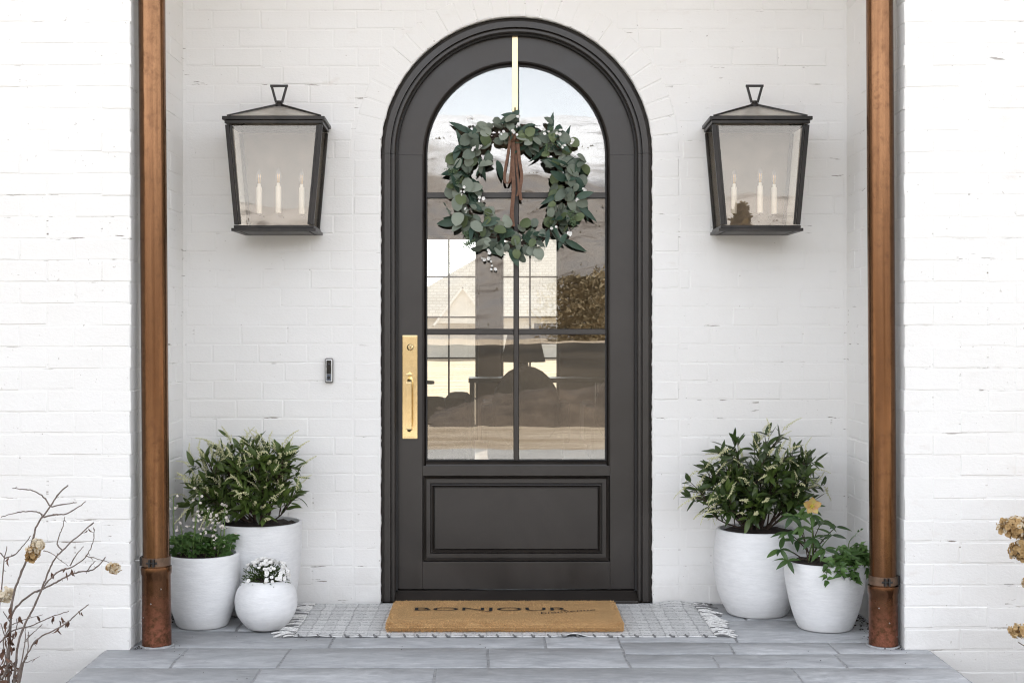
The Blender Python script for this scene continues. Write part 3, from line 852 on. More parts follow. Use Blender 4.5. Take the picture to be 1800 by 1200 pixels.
# brass handle set
hx = -.474
hset = MB().box(hx-.0345, hx+.0345, YD0-.009, YD0-.0003, .715, 1.178).build('handle_plate', M_brass, door, bevel=.006, seg=2)
tag(hset, 'polished brass handle plate on the left stile')
MB().box(hx-.027, hx+.027, YD0-.011, YD0-.0085, .724, 1.169).build('raised_field', M_brass, hset, bevel=.0012)
q = MB().lathe([(.0,.006),(.009,.006),(.010,.004),(.013,.003),(.015,.0)], (0,0,0), 28)
rot = Matrix.Translation((hx+.002, YD0-.011, 1.123))@Matrix.Rotation(R(90), 4, 'X')
q.v = [rot@v_ for v_ in q.v]; q.build('keyhole', M_brass, hset, smooth=R(40))
MB().box(hx+.0005, hx+.0035, YD0-.0175, YD0-.0165, 1.117, 1.128).build('key_slot', M_shadow_trim, hset)
q = MB(); q.tube(spline([(hx,YD0-.008,1.008),(hx,YD0-.030,1.004),(hx,YD0-.047,.995)],5), [.006]*11, 10)
q.box(hx-.014, hx+.014, YD0-.056, YD0-.030, 1.0, 1.007); q.build('thumb_latch', M_brass, hset, bevel=.002)
q = MB(); pth = spline([(hx,YD0-.009,.985),(hx,YD0-.05,.972),(hx,YD0-.062,.94),(hx,YD0-.064,.86),(hx,YD0-.062,.79),(hx,YD0-.048,.762),(hx,YD0-.009,.757)],6)
for i, p_ in enumerate(pth): pass
q.tube(pth, [.0115]*len(pth), 6); q.build('grip', M_brass, hset, smooth=R(30))
q = MB(); q.box(hx-.0125, hx+.0125, YD0-.079, YD0-.058, .762, .972); q.build('grip_bar', M_brass, hset, bevel=.004, seg=2)
q = MB(); q.tube(spline([(-.474,YD1,.965),(-.474,YD1+.05,.965),(-.445,YD1+.055,.965),(-.37,YD1+.055,.962)],4), [.009]*12+[.007], 8)
q.build('inside_lever', M_metal_d, door, smooth=R(40))

# gold strap over the door top, wreath hanging from it
strap = thing('wreath_hanger', (-.006, YD0, 2.2), 'flat pale gold strap hooked over the door top holding the wreath', 'hanger')
q = MB(); q.box(-.0185, .0065, YD0-.0045, YD0-.0012, 2.172, ZS+RD-.004); q.build('strap', M_strap, strap, bevel=.0006)
q = MB(); q.box(-.0185, .0065, YD0-.0045, YD0+.0447, ZS+RD-.0035, ZS+RD+.0012); q.build('hook', M_strap, strap)
q = MB(); q.tube(spline([(-.006,YD0-.005,2.176),(-.006,YD0-.03,2.168),(-.006,YD0-.04,2.185)],5), .004, 8); q.build('peg', M_strap, strap, smooth=True)

# ------------------------------------------------------------------ leaf meshes
def leaf_mesh(name, m, L_, W_, shape='ovate', fold=.18, curl=.15, n_=6, tipw=.0):
    mb_ = MB()
    for i in range(n_+1):
        t = i/n_
        if shape == 'round': w = W_/2*math.sqrt(max(0, 1-(2*t-1)**2))*(1.02-.12*t)
        elif shape == 'lance': w = W_/2*(math.sin(PI*min(1, t**.8))**.85)
        else: w = W_/2*math.sin(PI*t**.85)**.75
        if i == 0: w = W_*.04
        if i == n_: w = max(tipw, W_*.015)
        z = -curl*L_*t*t
        y = L_*t
        mb_.v += [Vector((-w, y, z+fold*w)), Vector((0, y, z)), Vector((w, y, z+fold*w))]
    for i in range(n_):
        a = 3*i
        mb_.f += [(a,a+1,a+4,a+3),(a+1,a+2,a+5,a+4)]
    return mb_.mesh(name, m, smooth=True, recalc=False)
def petal_star(name, m, r, npet, cup=.25, wid=.7, center=None):
    mb_ = MB()
    for i in range(npet):
        a = 2*PI*i/npet; d = Vector((math.cos(a), math.sin(a), 0)); s2 = Vector((-d.y, d.x, 0)); w = r*wid*math.sin(PI/npet)
        b = len(mb_.v)
        mb_.v += [d*r*.08, d*r*.6-s2*w+Vector((0,0,cup*r*.5)), d*r+Vector((0,0,cup*r)), d*r*.6+s2*w+Vector((0,0,cup*r*.5))]
        mb_.f.append((b,b+1,b+2,b+3))
    if center:
        b = len(mb_.v); h = r*.18
        mb_.v += [Vector((h,0,.3*h)),Vector((0,h,.3*h)),Vector((-h,0,.3*h)),Vector((0,-h,.3*h)),Vector((0,0,1.6*h))]
        mb_.f += [(b,b+1,b+4),(b+1,b+2,b+4),(b+2,b+3,b+4),(b+3,b,b+4)]
    return mb_.mesh(name, m, smooth=False, recalc=False)
def bead(mb_, p, r, sq=1.0):
    b = len(mb_.v)
    for d in ((r,0,0),(-r,0,0),(0,r,0),(0,-r,0),(0,0,r*sq),(0,0,-r*sq)): mb_.v.append(p+Vector(d))
    mb_.f += [(b+q[0],b+q[1],b+q[2]) for q in ((0,2,4),(2,1,4),(1,3,4),(3,0,4),(2,0,5),(1,2,5),(3,1,5),(0,3,5))]

# ------------------------------------------------------------------ wreath
WC = Vector((-.002, YD0-.030, 1.838)); WR = .252
wr = thing('wreath', (WC.x, WC.y, WC.z-.3), 'eucalyptus wreath with small white blossoms hanging on the door', 'wreath')
q = MB()
for k_ in range(6):
    pts = []; ph = rnd.uniform(0, 6.3)
    for i in range(73):
        a = 2*PI*i/72
        rr = WR+.016*math.sin(a*(3+k_ % 3)+ph)+.006*math.sin(a*11+k_); yy = .012*math.cos(a*(3+k_ % 3)+ph)
        pts.append(WC+Vector((rr*math.cos(a), yy, rr*math.sin(a))))
    q.tube(pts, .0042, 5, cap=False)
q.build('twig_ring', M_twig, wr, smooth=True)
EUC = [leaf_mesh('round_leaf', M_euc, .068, .054*(1+.16*math.sin(i*2)), 'round', .14+.10*(i % 3), .10+.16*(i % 3), 7) for i in range(6)]
EUO = [leaf_mesh('round_leaf', M_olive, .066, .050*(1+.2*math.sin(i)), 'round', .25, .12+.2*(i % 2), 7) for i in range(3)]
EUL = [leaf_mesh('oval_leaf', M_eucd, .088, .036, 'ovate', .25, .12+.1*i, 6) for i in range(3)]
EUP = [leaf_mesh('long_leaf', M_eucd, .115, .027, 'lance', .35, .2*i, 6) for i in range(3)]
def wpos(a, dr=0, dy=0): return WC+Vector(((WR+dr)*math.cos(a), dy, (WR+dr)*math.sin(a)))
for i in range(350):
    a = rnd.uniform(0, 2*PI)
    # the photo's wreath thins out at the upper left and lower middle
    if (1.8 < a < 2.15 or 5.15 < a < 5.4) and rnd.random() < .5: continue
    dr = rnd.gauss(.004, .040); dr = max(-.068, min(.078, dr))
    tang = Vector((-math.sin(a), 0, math.cos(a)))*(1 if rnd.random() < .5 else -1)
    outw = Vector((math.cos(a), 0, math.sin(a)))
    d = tang*rnd.uniform(.2,1)+outw*(rnd.uniform(-.25,1) if dr > -.03 else rnd.uniform(-.9,.2))+Vector((0,-.25,-.28))+rv(.3)
    nrm = Vector((0,-1,0))+rv(.85)+outw*.3+Vector((0,0,.35))
    p = wpos(a, dr-.012, -rnd.uniform(.0,.066))
    u = rnd.random(); d.normalize()
    if u < .17: me, sc = rnd.choice(EUO), rnd.uniform(.55,.95)
    elif u < .80: me, sc = rnd.choice(EUC), rnd.uniform(.55,.98)
    elif u < .93: me, sc = rnd.choice(EUL), rnd.uniform(.75,1.05)
    else: me, sc = rnd.choice(EUP), rnd.uniform(.75,1.0)
    link(me.name.split('.')[0], me, wr, frame_mat(p-d*.02, d, nrm, sc))
for (px, py, ang, me) in ((835,240,135,EUP[0]),(822,262,160,EUL[0]),(968,222,80,EUP[1]),(994,245,70,EUP[0]),(790,303,178,EUL[1]),(783,392,185,EUL[2]),(1008,430,-30,EUP[2]),(1030,372,-40,EUP[1]),(905,455,-60,EUL[0]),(880,300,-70,EUL[1]),(812,225,150,EUP[2])):
    p = at(px, py, WC.y-.03); d = Vector((math.cos(R(ang)), -.1, math.sin(R(ang))))
    link(me.name.split('.')[0], me, wr, frame_mat(p-d*.05, d, Vector((0,-1,.3))+rv(.4), 1.0))
BLS = petal_star('blossom', M_white, .0125, 5, .3, .95, True)
for (px, py) in ((909,203),(912,222),(882,233),(905,233),(843,258),(829,264),(826,212),(981,232),(986,256),(1003,250),(960,232),(845,350),(815,333),(818,371),(1028,332),(1015,350),(973,398),(1002,412),(857,443),(862,455),(866,470),(850,456),(812,340),(840,255),(990,260)):
    p = at(px, py, WC.y-.07)
    for _ in range(3):
        n_ = Vector((0,-1,0))+rv(.8)
        link('blossom', BLS, wr, frame_mat(p+Vector((rnd.uniform(-.012,.012), rnd.uniform(-.004,.012), rnd.uniform(-.012,.012))), n_.orthogonal(), n_, rnd.uniform(.42,.75)))
for (px, py, a0) in ((805,300,200),(808,310,230),(835,420,235),(822,405,250),(965,240,60),(995,375,-20),(1003,382,-60),(830,425,215),(960,270,80)):
    q = MB(); b0 = at(px, py, WC.y-.045)
    for k_ in range(5):
        d = Vector((math.cos(R(a0)), -.25, math.sin(R(a0))))+rv(.55); d.normalize()
        e = b0+d*rnd.uniform(.03,.055)
        q.tube([b0, (b0+e)/2+rv(.004), e], [.0013,.001,.0008], 4)
        for j in range(9): bead(q, b0.lerp(e, .35+.65*j/8)+rv(.007), rnd.uniform(.0022,.0036))
    tag(q.build('seed_sprig', M_seed, wr), kind='stuff')
# ribbon tied round the wreath
rb = MB()
def strip(pts, w, mb_, tw=0):
    pts = spline(pts, 6); b = len(mb_.v); n_ = len(pts)
    for i, p in enumerate(pts):
        a = tw*i/n_; s2 = Vector((math.cos(a), math.sin(a), 0))*w/2
        mb_.v += [p-s2, p+s2, p+s2+Vector((0,.0012,0)), p-s2+Vector((0,.0012,0))]
    for i in range(n_-1):
        for j in range(4):
            k2 = (j+1) % 4; mb_.f.append((b+4*i+j, b+4*i+k2, b+4*i+4+k2, b+4*i+4+j))
    mb_.f += [(b,b+1,b+2,b+3),(b+4*n_-1,b+4*n_-2,b+4*n_-3,b+4*n_-4)]
yr_ = WC.y-.045
def pr_(l, dy=0): return [at(x, y, yr_+dy-.004*math.sin(i*1.3)) for i, (x, y) in enumerate(l)]
strip(pr_([(903,238),(901,280),(903,330),(900,370),(902,398)]), .017, rb, .35)
strip(pr_([(897,240),(893,270),(887,305),(889,322),(896,318),(899,290),(902,255)], -.006), .012, rb, .6)
strip(pr_([(909,240),(913,280),(917,310),(914,335),(916,352)], .004), .014, rb, -.4)
strip(pr_([(906,240),(908,290),(912,330),(909,345)], .010), .010, rb, .3)
strip([at(902,262,WC.y+.02), at(902,246,WC.y-.062), at(904,234,WC.y-.055), at(905,228,WC.y+.01)], .019, rb)
tag(rb.build('ribbon', M_ribbon, wr, smooth=R(40)), 'brown ribbon tied round the wreath, long ends hanging')

# ------------------------------------------------------------------ wall lanterns
def lantern(cx, side):
    lab = 'black metal wall lantern with three candle lights left of the door' if side < 0 else 'black metal wall lantern with three candle lights right of the door'
    o = thing('wall_lantern', (cx, -.02, 1.6), lab, 'lantern', 'wall lanterns flanking the door')
    zt, zb = 2.094, 1.620
    FT, FB, BTp, BB = .2045, .1665, .196, .160           # half widths: front top, front bottom, back top, back bottom
    yft, yfb, yb = -.288, -.284, -.012
    def rim(z0, z1, hf, hb, yf, name, lip):
        q = MB(); w = .016
        f0 = [(cx-hf-lip, yf-lip), (cx+hf+lip, yf-lip), (cx+hb+lip, yb), (cx-hb-lip, yb)]
        i0 = [(cx-hf+w, yf+w), (cx+hf-w, yf+w), (cx+hb-w, yb-.004), (cx-hb+w, yb-.004)]
        q.v = [Vector((x,y,z0)) for x, y in f0]+[Vector((x,y,z1)) for x, y in f0]+[Vector((x,y,z0)) for x, y in i0]+[Vector((x,y,z1)) for x, y in i0]
        for i in range(4):
            j = (i+1) % 4
            q.f += [(i,j,4+j,4+i),(8+i,12+i,12+j,8+j),(4+i,4+j,12+j,12+i),(i,8+i,8+j,j)]
        return q.build(name, M_bronze, o, bevel=.0016)
    rim(zt-.0145, zt, FT, BTp, yft, 'top_rim', .010)
    rim(zt-.029, zt-.015, FT, BTp, yft, 'top_moulding', .001)
    rim(zb-.006, zb+.007, FB, BB, yfb, 'bottom_rim', .010)
    rim(zb+.0075, zb+.019, FB, BB, yfb, 'bottom_moulding', .001)
    MB().box(cx-BB+.02, cx+BB-.02, yfb+.03, -.02, zb-.006, zb-.001).build('base_plate', M_bronze, o)
    for sx in (-1, 1):
        q = MB().bar((cx+sx*(FT-.009), yft+.009, zt-.034), (cx+sx*(FB-.009), yfb+.009, zb+.022), .017, .016, (0,1,0)); q.build('corner_post', M_bronze, o, bevel=.0015)
        q = MB().bar((cx+sx*(FT-.0235), yft+.013, zt-.035), (cx+sx*(FB-.0235), yfb+.013, zb+.023), .008, .010, (0,1,0)); q.build('inner_bead', M_bronze, o)
        q = MB().bar((cx+sx*(BTp-.009), yb-.008, zt-.034), (cx+sx*(BB-.009), yb-.008, zb+.022), .015, .014, (0,1,0)); q.build('corner_post', M_bronze, o, bevel=.0015)
        q = MB(); t0 = .0015
        q.add([(cx+sx*(FT-.008-k2), yft+.014, zt-.03) for k2 in (0,.003)]+[(cx+sx*(BTp-.008-k2), yb-.012, zt-.03) for k2 in (0,.003)]+[(cx+sx*(BB-.008-k2), yb-.012, zb+.018) for k2 in (0,.003)]+[(cx+sx*(FB-.008-k2), yfb+.014, zb+.018) for k2 in (0,.003)],
              [(0,2,4,6),(7,5,3,1),(0,1,3,2),(2,3,5,4),(4,5,7,6),(6,7,1,0)])
        q.build('side_pane', M_lglass, o)
    q = MB(); yt_, yb_ = yfb+.024, yfb+.011
    q.add([(cx-FT+.02,yt_,zt-.03),(cx+FT-.02,yt_,zt-.03),(cx+FB-.02,yb_,zb+.018),(cx-FB+.02,yb_,zb+.018),
           (cx-FT+.02,yt_+.003,zt-.03),(cx+FT-.02,yt_+.003,zt-.03),(cx+FB-.02,yb_+.003,zb+.018),(cx-FB+.02,yb_+.003,zb+.018)],
          [(0,1,2,3),(7,6,5,4),(0,4,5,1),(1,5,6,2),(2,6,7,3),(3,7,4,0)])
    q.build('front_pane', M_fglass, o)
    q = MB(); a0, a1 = BB-.006, BTp-.006
    q.add([(cx-a0,-.014,zb+.02),(cx+a0,-.014,zb+.02),(cx+a1,-.014,zt-.03),(cx-a1,-.014,zt-.03),
           (cx-a0,-.005,zb+.02),(cx+a0,-.005,zb+.02),(cx+a1,-.005,zt-.03),(cx-a1,-.005,zt-.03)],
          [(0,1,2,3),(7,6,5,4),(0,4,5,1),(1,5,6,2),(2,6,7,3),(3,7,4,0)])
    q.build('back_plate', M_plate, o)
    # hipped glass roof with metal hips
    ap = Vector((cx, -.145, 2.168)); zr_ = zt+.001
    cs = [Vector((cx-FT+.010,yft+.006,zr_)), Vector((cx+FT-.010,yft+.006,zr_)), Vector((cx+BTp-.004,yb,zr_)), Vector((cx-BTp+.004,yb,zr_))]
    rp = MB(); rp.add([c_+Vector((0,0,.003)) for c_ in cs]+[ap-Vector((0,0,.004))], [(0,1,4),(1,2,4),(2,3,4),(3,0,4)])
    rp.v += [v_-Vector((0,0,.003)) for v_ in rp.v[:5]]; rp.f += [(6,5,9),(7,6,9),(8,7,9),(5,8,9)]
    rp.build('roof_panel', M_roofp, o, recalc=False)
    for c_ in cs:
        MB().bar(c_+Vector((0,0,.003)), ap, .012, .008).build('hip_bar', M_bronze, o, bevel=.001)
    q = MB().lathe([(.0,-.012),(.020,-.012),(.018,.0),(.011,.006),(.012,.014),(.0,.016)], ap, 20); q.build('finial_base', M_bronze, o, smooth=R(40))
    q = MB(); z0 = ap.z+.010; z1 = ap.z+.077
    q.bar((cx-.0135,ap.y,z0), (cx-.032,ap.y,z1), .010, .010, (0,1,0)); q.bar((cx+.0135,ap.y,z0), (cx+.032,ap.y,z1), .010, .010, (0,1,0))
    q.box(cx-.038, cx+.038, ap.y-.0055, ap.y+.0055, z1-.004, z1+.006); q.box(cx-.018, cx+.018, ap.y-.0055, ap.y+.0055, z0-.004, z0+.005)
    q.build('hanging_loop', M_bronze, o, bevel=.001)
    offs = ((-.088,-.13),(.0,-.165),(.092,-.115)) if side < 0 else ((-.085,-.13),(.018,-.175),(.090,-.115))
    for (dx, yy) in offs:
        x = cx+dx; zb0, zt0 = 1.700, 1.815
        cd = MB().lathe([(.0,0),(.0115,0),(.0120,.002),(.0120,zt0-zb0-.002),(.010,zt0-zb0),(0,zt0-zb0)], (x,yy,zb0), 16).build('candle', M_candle, o, smooth=R(40))
        MB().lathe([(.0,.0),(.007,.0),(.007,.012),(.005,.014),(0,.014)], (x,yy,zt0), 12).build('bulb_cap', M_candle, cd, smooth=R(40))
        bl = MB().lathe([(.0055,.012),(.0125,.024),(.0158,.036),(.0145,.050),(.009,.066),(.003,.079),(.0,.083)], (x,yy,zt0), 18).build('bulb', M_bulb, cd, smooth=True)
        q = MB()
        for k2 in range(3):
            a = 2*PI*k2/3; q.tube([(x+.003*math.cos(a),yy+.003*math.sin(a),zt0+.014),(x+.005*math.cos(a),yy+.005*math.sin(a),zt0+.052)], .0016, 5)
        q.build('filament', M_amber, cd)
        q = MB().tube(spline([(x,yy,zb0+.001),(x,yy+.02,zb0-.006),(x,-.024,zb0-.004)],4), .0032, 6); q.build('candle_arm', M_plate, o, smooth=True)
M_roofp = simple('satin_nickel_roof', (.50,.47,.42), .35, .5, .08, 20)
M_fglass = glass_mat('coated_lantern_glass', .062, (.96,.94,.92), 0, (1,.92,.82))
M_plate = simple('dull_taupe_plate', (.165,.138,.108), .5, .1, .15, 12)
lantern(-1.020, -1); lantern(1.019, 1)

# ------------------------------------------------------------------ doorbell
db = thing('doorbell', (-.8225, -.001, .967), 'slim grey video doorbell with black face on the white brick', 'doorbell')
c_ = Vector((-.8225, 0, 1.0225))
MB().box(c_.x-.0185, c_.x+.0185, -.020, .0, c_.z-.055, c_.z+.055).build('casing', simple('grey_doorbell_casing', (.26,.255,.25), .4, .6), db, bevel=.011, seg=4)
MB().box(c_.x-.0135, c_.x+.0135, -.0225, -.019, c_.z-.048, c_.z+.048).build('bezel', simple('satin_silver', (.72,.72,.71), .35, .2), db, bevel=.002)
MB().box(c_.x-.0105, c_.x+.0105, -.0235, -.021, c_.z-.015, c_.z+.045).build('camera_window', simple('gloss_black_plastic', (.012,.012,.012), .15), db, bevel=.001)
MB().box(c_.x-.0105, c_.x+.0105, -.0235, -.021, c_.z-.045, c_.z-.0155).build('button_plate', simple('blue_grey_plastic', (.085,.10,.13), .35), db, bevel=.001)
def disc(x, y, z, r, th, name, m, par):
    q = MB().lathe([(0,th),(r*.85,th),(r,th*.4),(r,0)], (0,0,0), 24)
    M_ = Matrix.Translation((x,y,z))@Matrix.Rotation(R(90), 4, 'X'); q.v = [M_@v_ for v_ in q.v]
    return q.build(name, m, par, smooth=R(50))
disc(c_.x, -.0233, c_.z-.030, .0068, .002, 'button', M_shadow_trim, db)
disc(c_.x, -.0233, c_.z+.028, .0060, .0015, 'lens', simple('lens_glass', (.02,.02,.025), .05), db)

# ------------------------------------------------------------------ copper downpipes
def downpipe(side):
    xb, xt, zc = (-1.381, -1.400, .324) if side < 0 else (1.389, 1.374, .252)
    y = -.795; X = XL if side < 0 else XR
    lab = 'round aged copper downpipe at the left pier beside the potted plants' if side < 0 else 'round aged copper downpipe at the right pier behind the hellebore pot'
    o = thing('copper_downpipe', (xb, y, 0), lab, 'downpipe', 'copper downpipes')
    def xx(z): return xb+(xt-xb)*z/2.4
    r = .0505
    q = MB(); zs_ = [zc-.045+i*(CEIL-.01-zc+.045)/8 for i in range(9)]
    q.tube([(xx(z), y, z) for z in zs_], r, 48); q.build('pipe', M_copper, o, smooth=R(40))
    q = MB(); pr = [(.0,r+.0035),(.004,r+.004),(zc-.075,r+.004),(zc-.055,r+.0042),(zc-.047,r+.007),(zc-.030,r+.008),(zc-.022,r+.007),(zc-.021,r)]
    q.tube([(xx(z), y, z+.001) for z, _ in pr], [a for _, a in pr], 48); q.build('lower_sleeve', M_copper, o, smooth=R(40))
    q = MB(); q.tube([(xx(zc), y, zc-.016), (xx(zc), y, zc+.016)], r+.0035, 48); cl = q.build('clamp', M_clamp, o, smooth=R(40))
    q = MB()
    for dx in (-.010, .006): q.box(xx(zc)+dx-.003, xx(zc)+dx+.003, y-r-.020, y-r, zc-.014, zc+.014)
    q.tube([(xx(zc)-.022,y-r-.012,zc),(xx(zc)+.018,y-r-.012,zc)], .004, 8); q.build('clamp_bolt', M_black, cl)
    q = MB(); xe = xx(zc)+side*(r+.002)
    q.box(*sorted((xe-side*.004, xe+side*.007)), y-.018, y+.018, zc-.017, zc+.017); q.build('clamp_lug', M_black, cl, bevel=.002)
    q = MB(); q.tube([(xe+side*.004,y,zc),(X+side*.01,y,zc)], .0052, 10); q.build('wall_rod', M_zinc, o, smooth=R(40))
    q = MB()
    for k2 in range(3):
        a = -PI/2+(-.55+k2*.7)*side; z = zc-.10-k2*.055
        c2 = Vector((xx(z)+(r+.004)*math.cos(a), y+(r+.004)*math.sin(a), z)); bead(q, c2, .0035)
    q.build('rivet', M_zinc, o)
    # mortar collar at the foot
    q = MB(); pts = []; rad = []
    for i in range(33):
        a = 2*PI*i/32; pts.append((xb+(r+.008)*math.cos(a), y+(r+.008)*math.sin(a), .001)); rad.append(.005+.003*abs(fbm(math.cos(a)*2,math.sin(a)*2,side)))
    q.tube(pts, rad, 6, cap=False); q.build('foot_mortar', M_joint, o, smooth=True)
downpipe(-1); downpipe(1)

# ------------------------------------------------------------------ planters
def pot(name, cx, cy, prof_, rim, soil_z, lab, thick=.014):
    o = thing(name, (cx, cy, 0), lab, 'planter', 'white planters')
    q = MB(); top = prof_[-1]
    inner_ = [(top[0]-.004, top[1]+.003), (top[0]-thick+.003, top[1]+.003), (top[0]-thick, top[1]-.003), (top[0]-thick-.004, soil_z-.03)]
    full = [(0,.003)]+prof_+inner_
    # smooth the profile
    pts = [Vector((r, 0, z)) for r, z in prof_]; sp = spline(pts, 7)
    full = [(0.001,.004),(prof_[0][0]*.9,.003)]+[(p.x, p.z) for p in sp]+inner_
    q.lathe(full, (cx,cy,0), 72); 
    for v_ in q.v:
        d = Vector((v_.x-cx, v_.y-cy, 0))
        if d.length > 1e-4: d.normalize(); v_ += d*.0011*fbm(v_.x*22, v_.y*22, v_.z*55)
    q.build('body', M_pot, o, smooth=R(50))
    q = MB(); nr = 9; na = 36; rs = top[0]-thick-.001
    q.v.append(Vector((cx,cy,soil_z+.012)))
    for i in range(1, nr+1):
        for j in range(na):
            a = 2*PI*j/na; r = rs*i/nr; x = cx+r*math.cos(a); y = cy+r*math.sin(a)
            q.v.append(Vector((x, y, soil_z+.014*(1-(i/nr)**2)+.009*fbm(x*45,y*45,1,3))))
    for j in range(na): q.f.append((0, 1+j, 1+(j+1) % na))
    for i in range(nr-1):
        for j in range(na):
            a = 1+i*na+j; b = 1+i*na+(j+1) % na; q.f.append((a, a+na, b+na, b))
    q.build('soil', M_soil, o, smooth=True)
    return o
LP = Vector((-1.098,-.195,0)); LM = Vector((-1.283,-.445,0)); LB = Vector((-1.015,-.50,0)); RP = Vector((1.016,-.215,0)); RS = Vector((1.238,-.492,0))
pot('tall_planter', LP.x, LP.y, [(.125,.003),(.138,.02),(.163,.11),(.177,.21),(.181,.30),(.181,.385)], .385, .374, 'tall white planter with straight rim at the wall, holding the left shrub')
pot('tapered_planter', LM.x, LM.y, [(.093,.003),(.105,.012),(.130,.09),(.146,.18),(.149,.24),(.146,.292)], .292, .280, 'white tapered planter beside the left copper pipe')
pot('round_planter', LB.x, LB.y, [(.060,.003),(.078,.010),(.112,.055),(.125,.102),(.119,.150),(.100,.182),(.086,.196)], .196, .186, 'small round white planter with white blossoms', .010)
pot('bowl_planter', RP.x, RP.y, [(.112,.003),(.128,.012),(.163,.085),(.181,.17),(.184,.24),(.178,.31),(.169,.358)], .358, .348, 'large rounded white planter holding the right shrub')
pot('cone_planter', RS.x, RS.y, [(.098,.003),(.110,.012),(.135,.08),(.153,.16),(.161,.22),(.163,.272)], .272, .262, 'white tapered planter of the hellebore beside the right copper pipe')

# ------------------------------------------------------------------ shrubs
SHR = [leaf_mesh('leaf', M_leaf, .066, .0215, 'ovate', .30, -.08+.16*(i % 4), 5) for i in range(5)]
def raceme_mesh(seed, L_, droop):
    r_ = random.Random(seed); q = MB(); pts = []
    for i in range(9):
        t = i/8; pts.append(Vector((.004*math.sin(i), L_*t*(1-.25*droop*t), -droop*L_*.55*t*t)))
    q.tube(pts, [.0013]*6+[.001]*3, 4)
    for i in range(26):
        t = .15+.85*i/25; f = t*8; k2 = min(7, int(f)); p = pts[k2].lerp(pts[k2+1], f-k2)
        a = i*2.4; w = .0075*(1.12-t)
        bead(q, p+Vector((w*math.cos(a), .0, w*math.sin(a)-.001)), .0029*(1.2-.5*t)*r_.uniform(.8,1.15), 1.25)
    me = q.mesh('flower_raceme', M_bell, smooth=False, recalc=False); return me
RAC = [raceme_mesh(i, .085+.02*(i % 3), [.1,.6,1.1,.3][i % 4]) for i in range(6)]
SPK = ((338,812,-.2),(352,806,-.05),(372,812,.05),(383,806,.1),(362,830,-.15),(420,800,.2),(395,815,-.1),(472,790,.15))
def shrub(base, rx, ry, h, lab, seed, nst, nleaf, upright, leftdroop):
    global rnd
    keep = rnd; rnd = random.Random(seed)
    o = thing('flowering_shrub', base, lab, 'shrub', 'evergreen shrubs by the door')
    base = Vector(base)
    lean = -.045 if upright > .5 else 0.0
    cand = []; rac = []
    def put(pts, k0, dens):
        n_ = len(pts)
        for k2 in range(k0, n_):
            t = (pts[min(k2+1,n_-1)]-pts[max(0,k2-1)]).normalized(); s2 = t.orthogonal().normalized()
            for _ in range(dens if k2 < n_-1 else dens+2):
                f = Matrix.Rotation(rnd.uniform(0,2*PI), 3, t)@s2
                cand.append((pts[k2]+rv(.003), (t*rnd.uniform(.35,1.0)+f*.75).normalized()))
    for i in range(nst):
        ang = 2*PI*(i+rnd.uniform(-.4,.4))/nst*3; rr = math.sqrt((i+.5)/nst)*rnd.uniform(.85,1.05)
        tip = base+Vector((lean+rx*rr*math.cos(ang), ry*rr*math.sin(ang), h*(1.0-.62*rr**2.6)*rnd.uniform(.72,1.03)))
        st0 = base+Vector((.045*math.cos(ang)*rnd.random(), .04*math.sin(ang)*rnd.random(), -.01))
        mid = st0.lerp(tip, .5)+Vector((.12*rx*rr*math.cos(ang), 0, -.02+.04*rnd.random()))+rv(.02)
        pts = spline([st0, mid, tip], 7); n_ = len(pts)
        MB().tube(pts, [.0040*(1-.68*k2/n_) for k2 in range(n_)], 5).build('stem', M_twig, o, smooth=True)
        put(pts, 6, 2)
        t = (pts[-1]-pts[-3]).normalized(); rac.append((pts[-3], t, tip))
        for k3 in range(4):
            j0 = rnd.randint(3, n_-4); d = (t+rv(1.0)+Vector((.4*math.cos(ang),.3*math.sin(ang)-.15,.25))).normalized()
            e = pts[j0]+d*rnd.uniform(.06,.12)
            e.y = min(e.y, -.03); e.z = max(e.z, base.z+.03)
            tw = spline([pts[j0], pts[j0].lerp(e,.5)+Vector((0,0,.008)), e], 3)
            MB().tube(tw, [.0022]*4+[.0013]*3, 4).build('stem', M_twig, o, smooth=True)
            put(tw, 2, 2); rac.append((tw[-2], d, e))
    rnd.shuffle(cand); cand.sort(key=lambda c: c[0].y+.3*rnd.random())
    more = MB()
    for i, (p, d) in enumerate(cand[:nleaf*4]):
        sc = rnd.uniform(.6,1.12); nn = Vector((0,-.35,1))+rv(.6)
        if (p+d*.07*sc).y > -.012: d.y = -abs(d.y)*.5
        M_ = frame_mat(p, d, nn, sc); me = rnd.choice(SHR)
        if i < nleaf: link('leaf', me, o, M_)
        else: more.add([M_@v_.co for v_ in me.vertices], [tuple(f.vertices) for f in me.polygons])
    if more.v: tag(more.build('inner_foliage', M_leaf, o, smooth=True, recalc=False), kind='stuff')
    for i, (p, t, tip) in enumerate(rac):
        for _ in range(1 if (i % 5 < 3 or upright > .5) else 0):
            d = (t+rv(.7)+Vector((0,-.25,.55*upright)))
            if leftdroop and p.x < base.x-.08: d = Vector((-.75, -.2, -.35))+rv(.4)
            d.normalize(); nn = Vector((0,0,1))+rv(.3)
            me = rnd.choice(RAC); sc = rnd.uniform(.65,1.05)
            pp = p.lerp(tip, rnd.random())+rv(.012)+d*.02+Vector((0,-.01,0))
            if (pp+d*.1*sc).y > -.015: d.y = -abs(d.y)
            link('flower_raceme', me, o, frame_mat(pp, d, nn, sc))
    for (px, py, dx) in ((SPK if upright > .5 else ())):
        p = at(px, py, base.y-.05); d = Vector((dx, -.1, 1)); link('flower_raceme', RAC[0], o, frame_mat(p, d, Vector((0,-1,0)), 1.0))
    rnd = keep
    return o
shrub(Vector((LP.x,LP.y,.384)), .255, .150, .375, 'dark leafy shrub with cream flower spikes in the tall left planter', 21, 26, 290, .8, False)
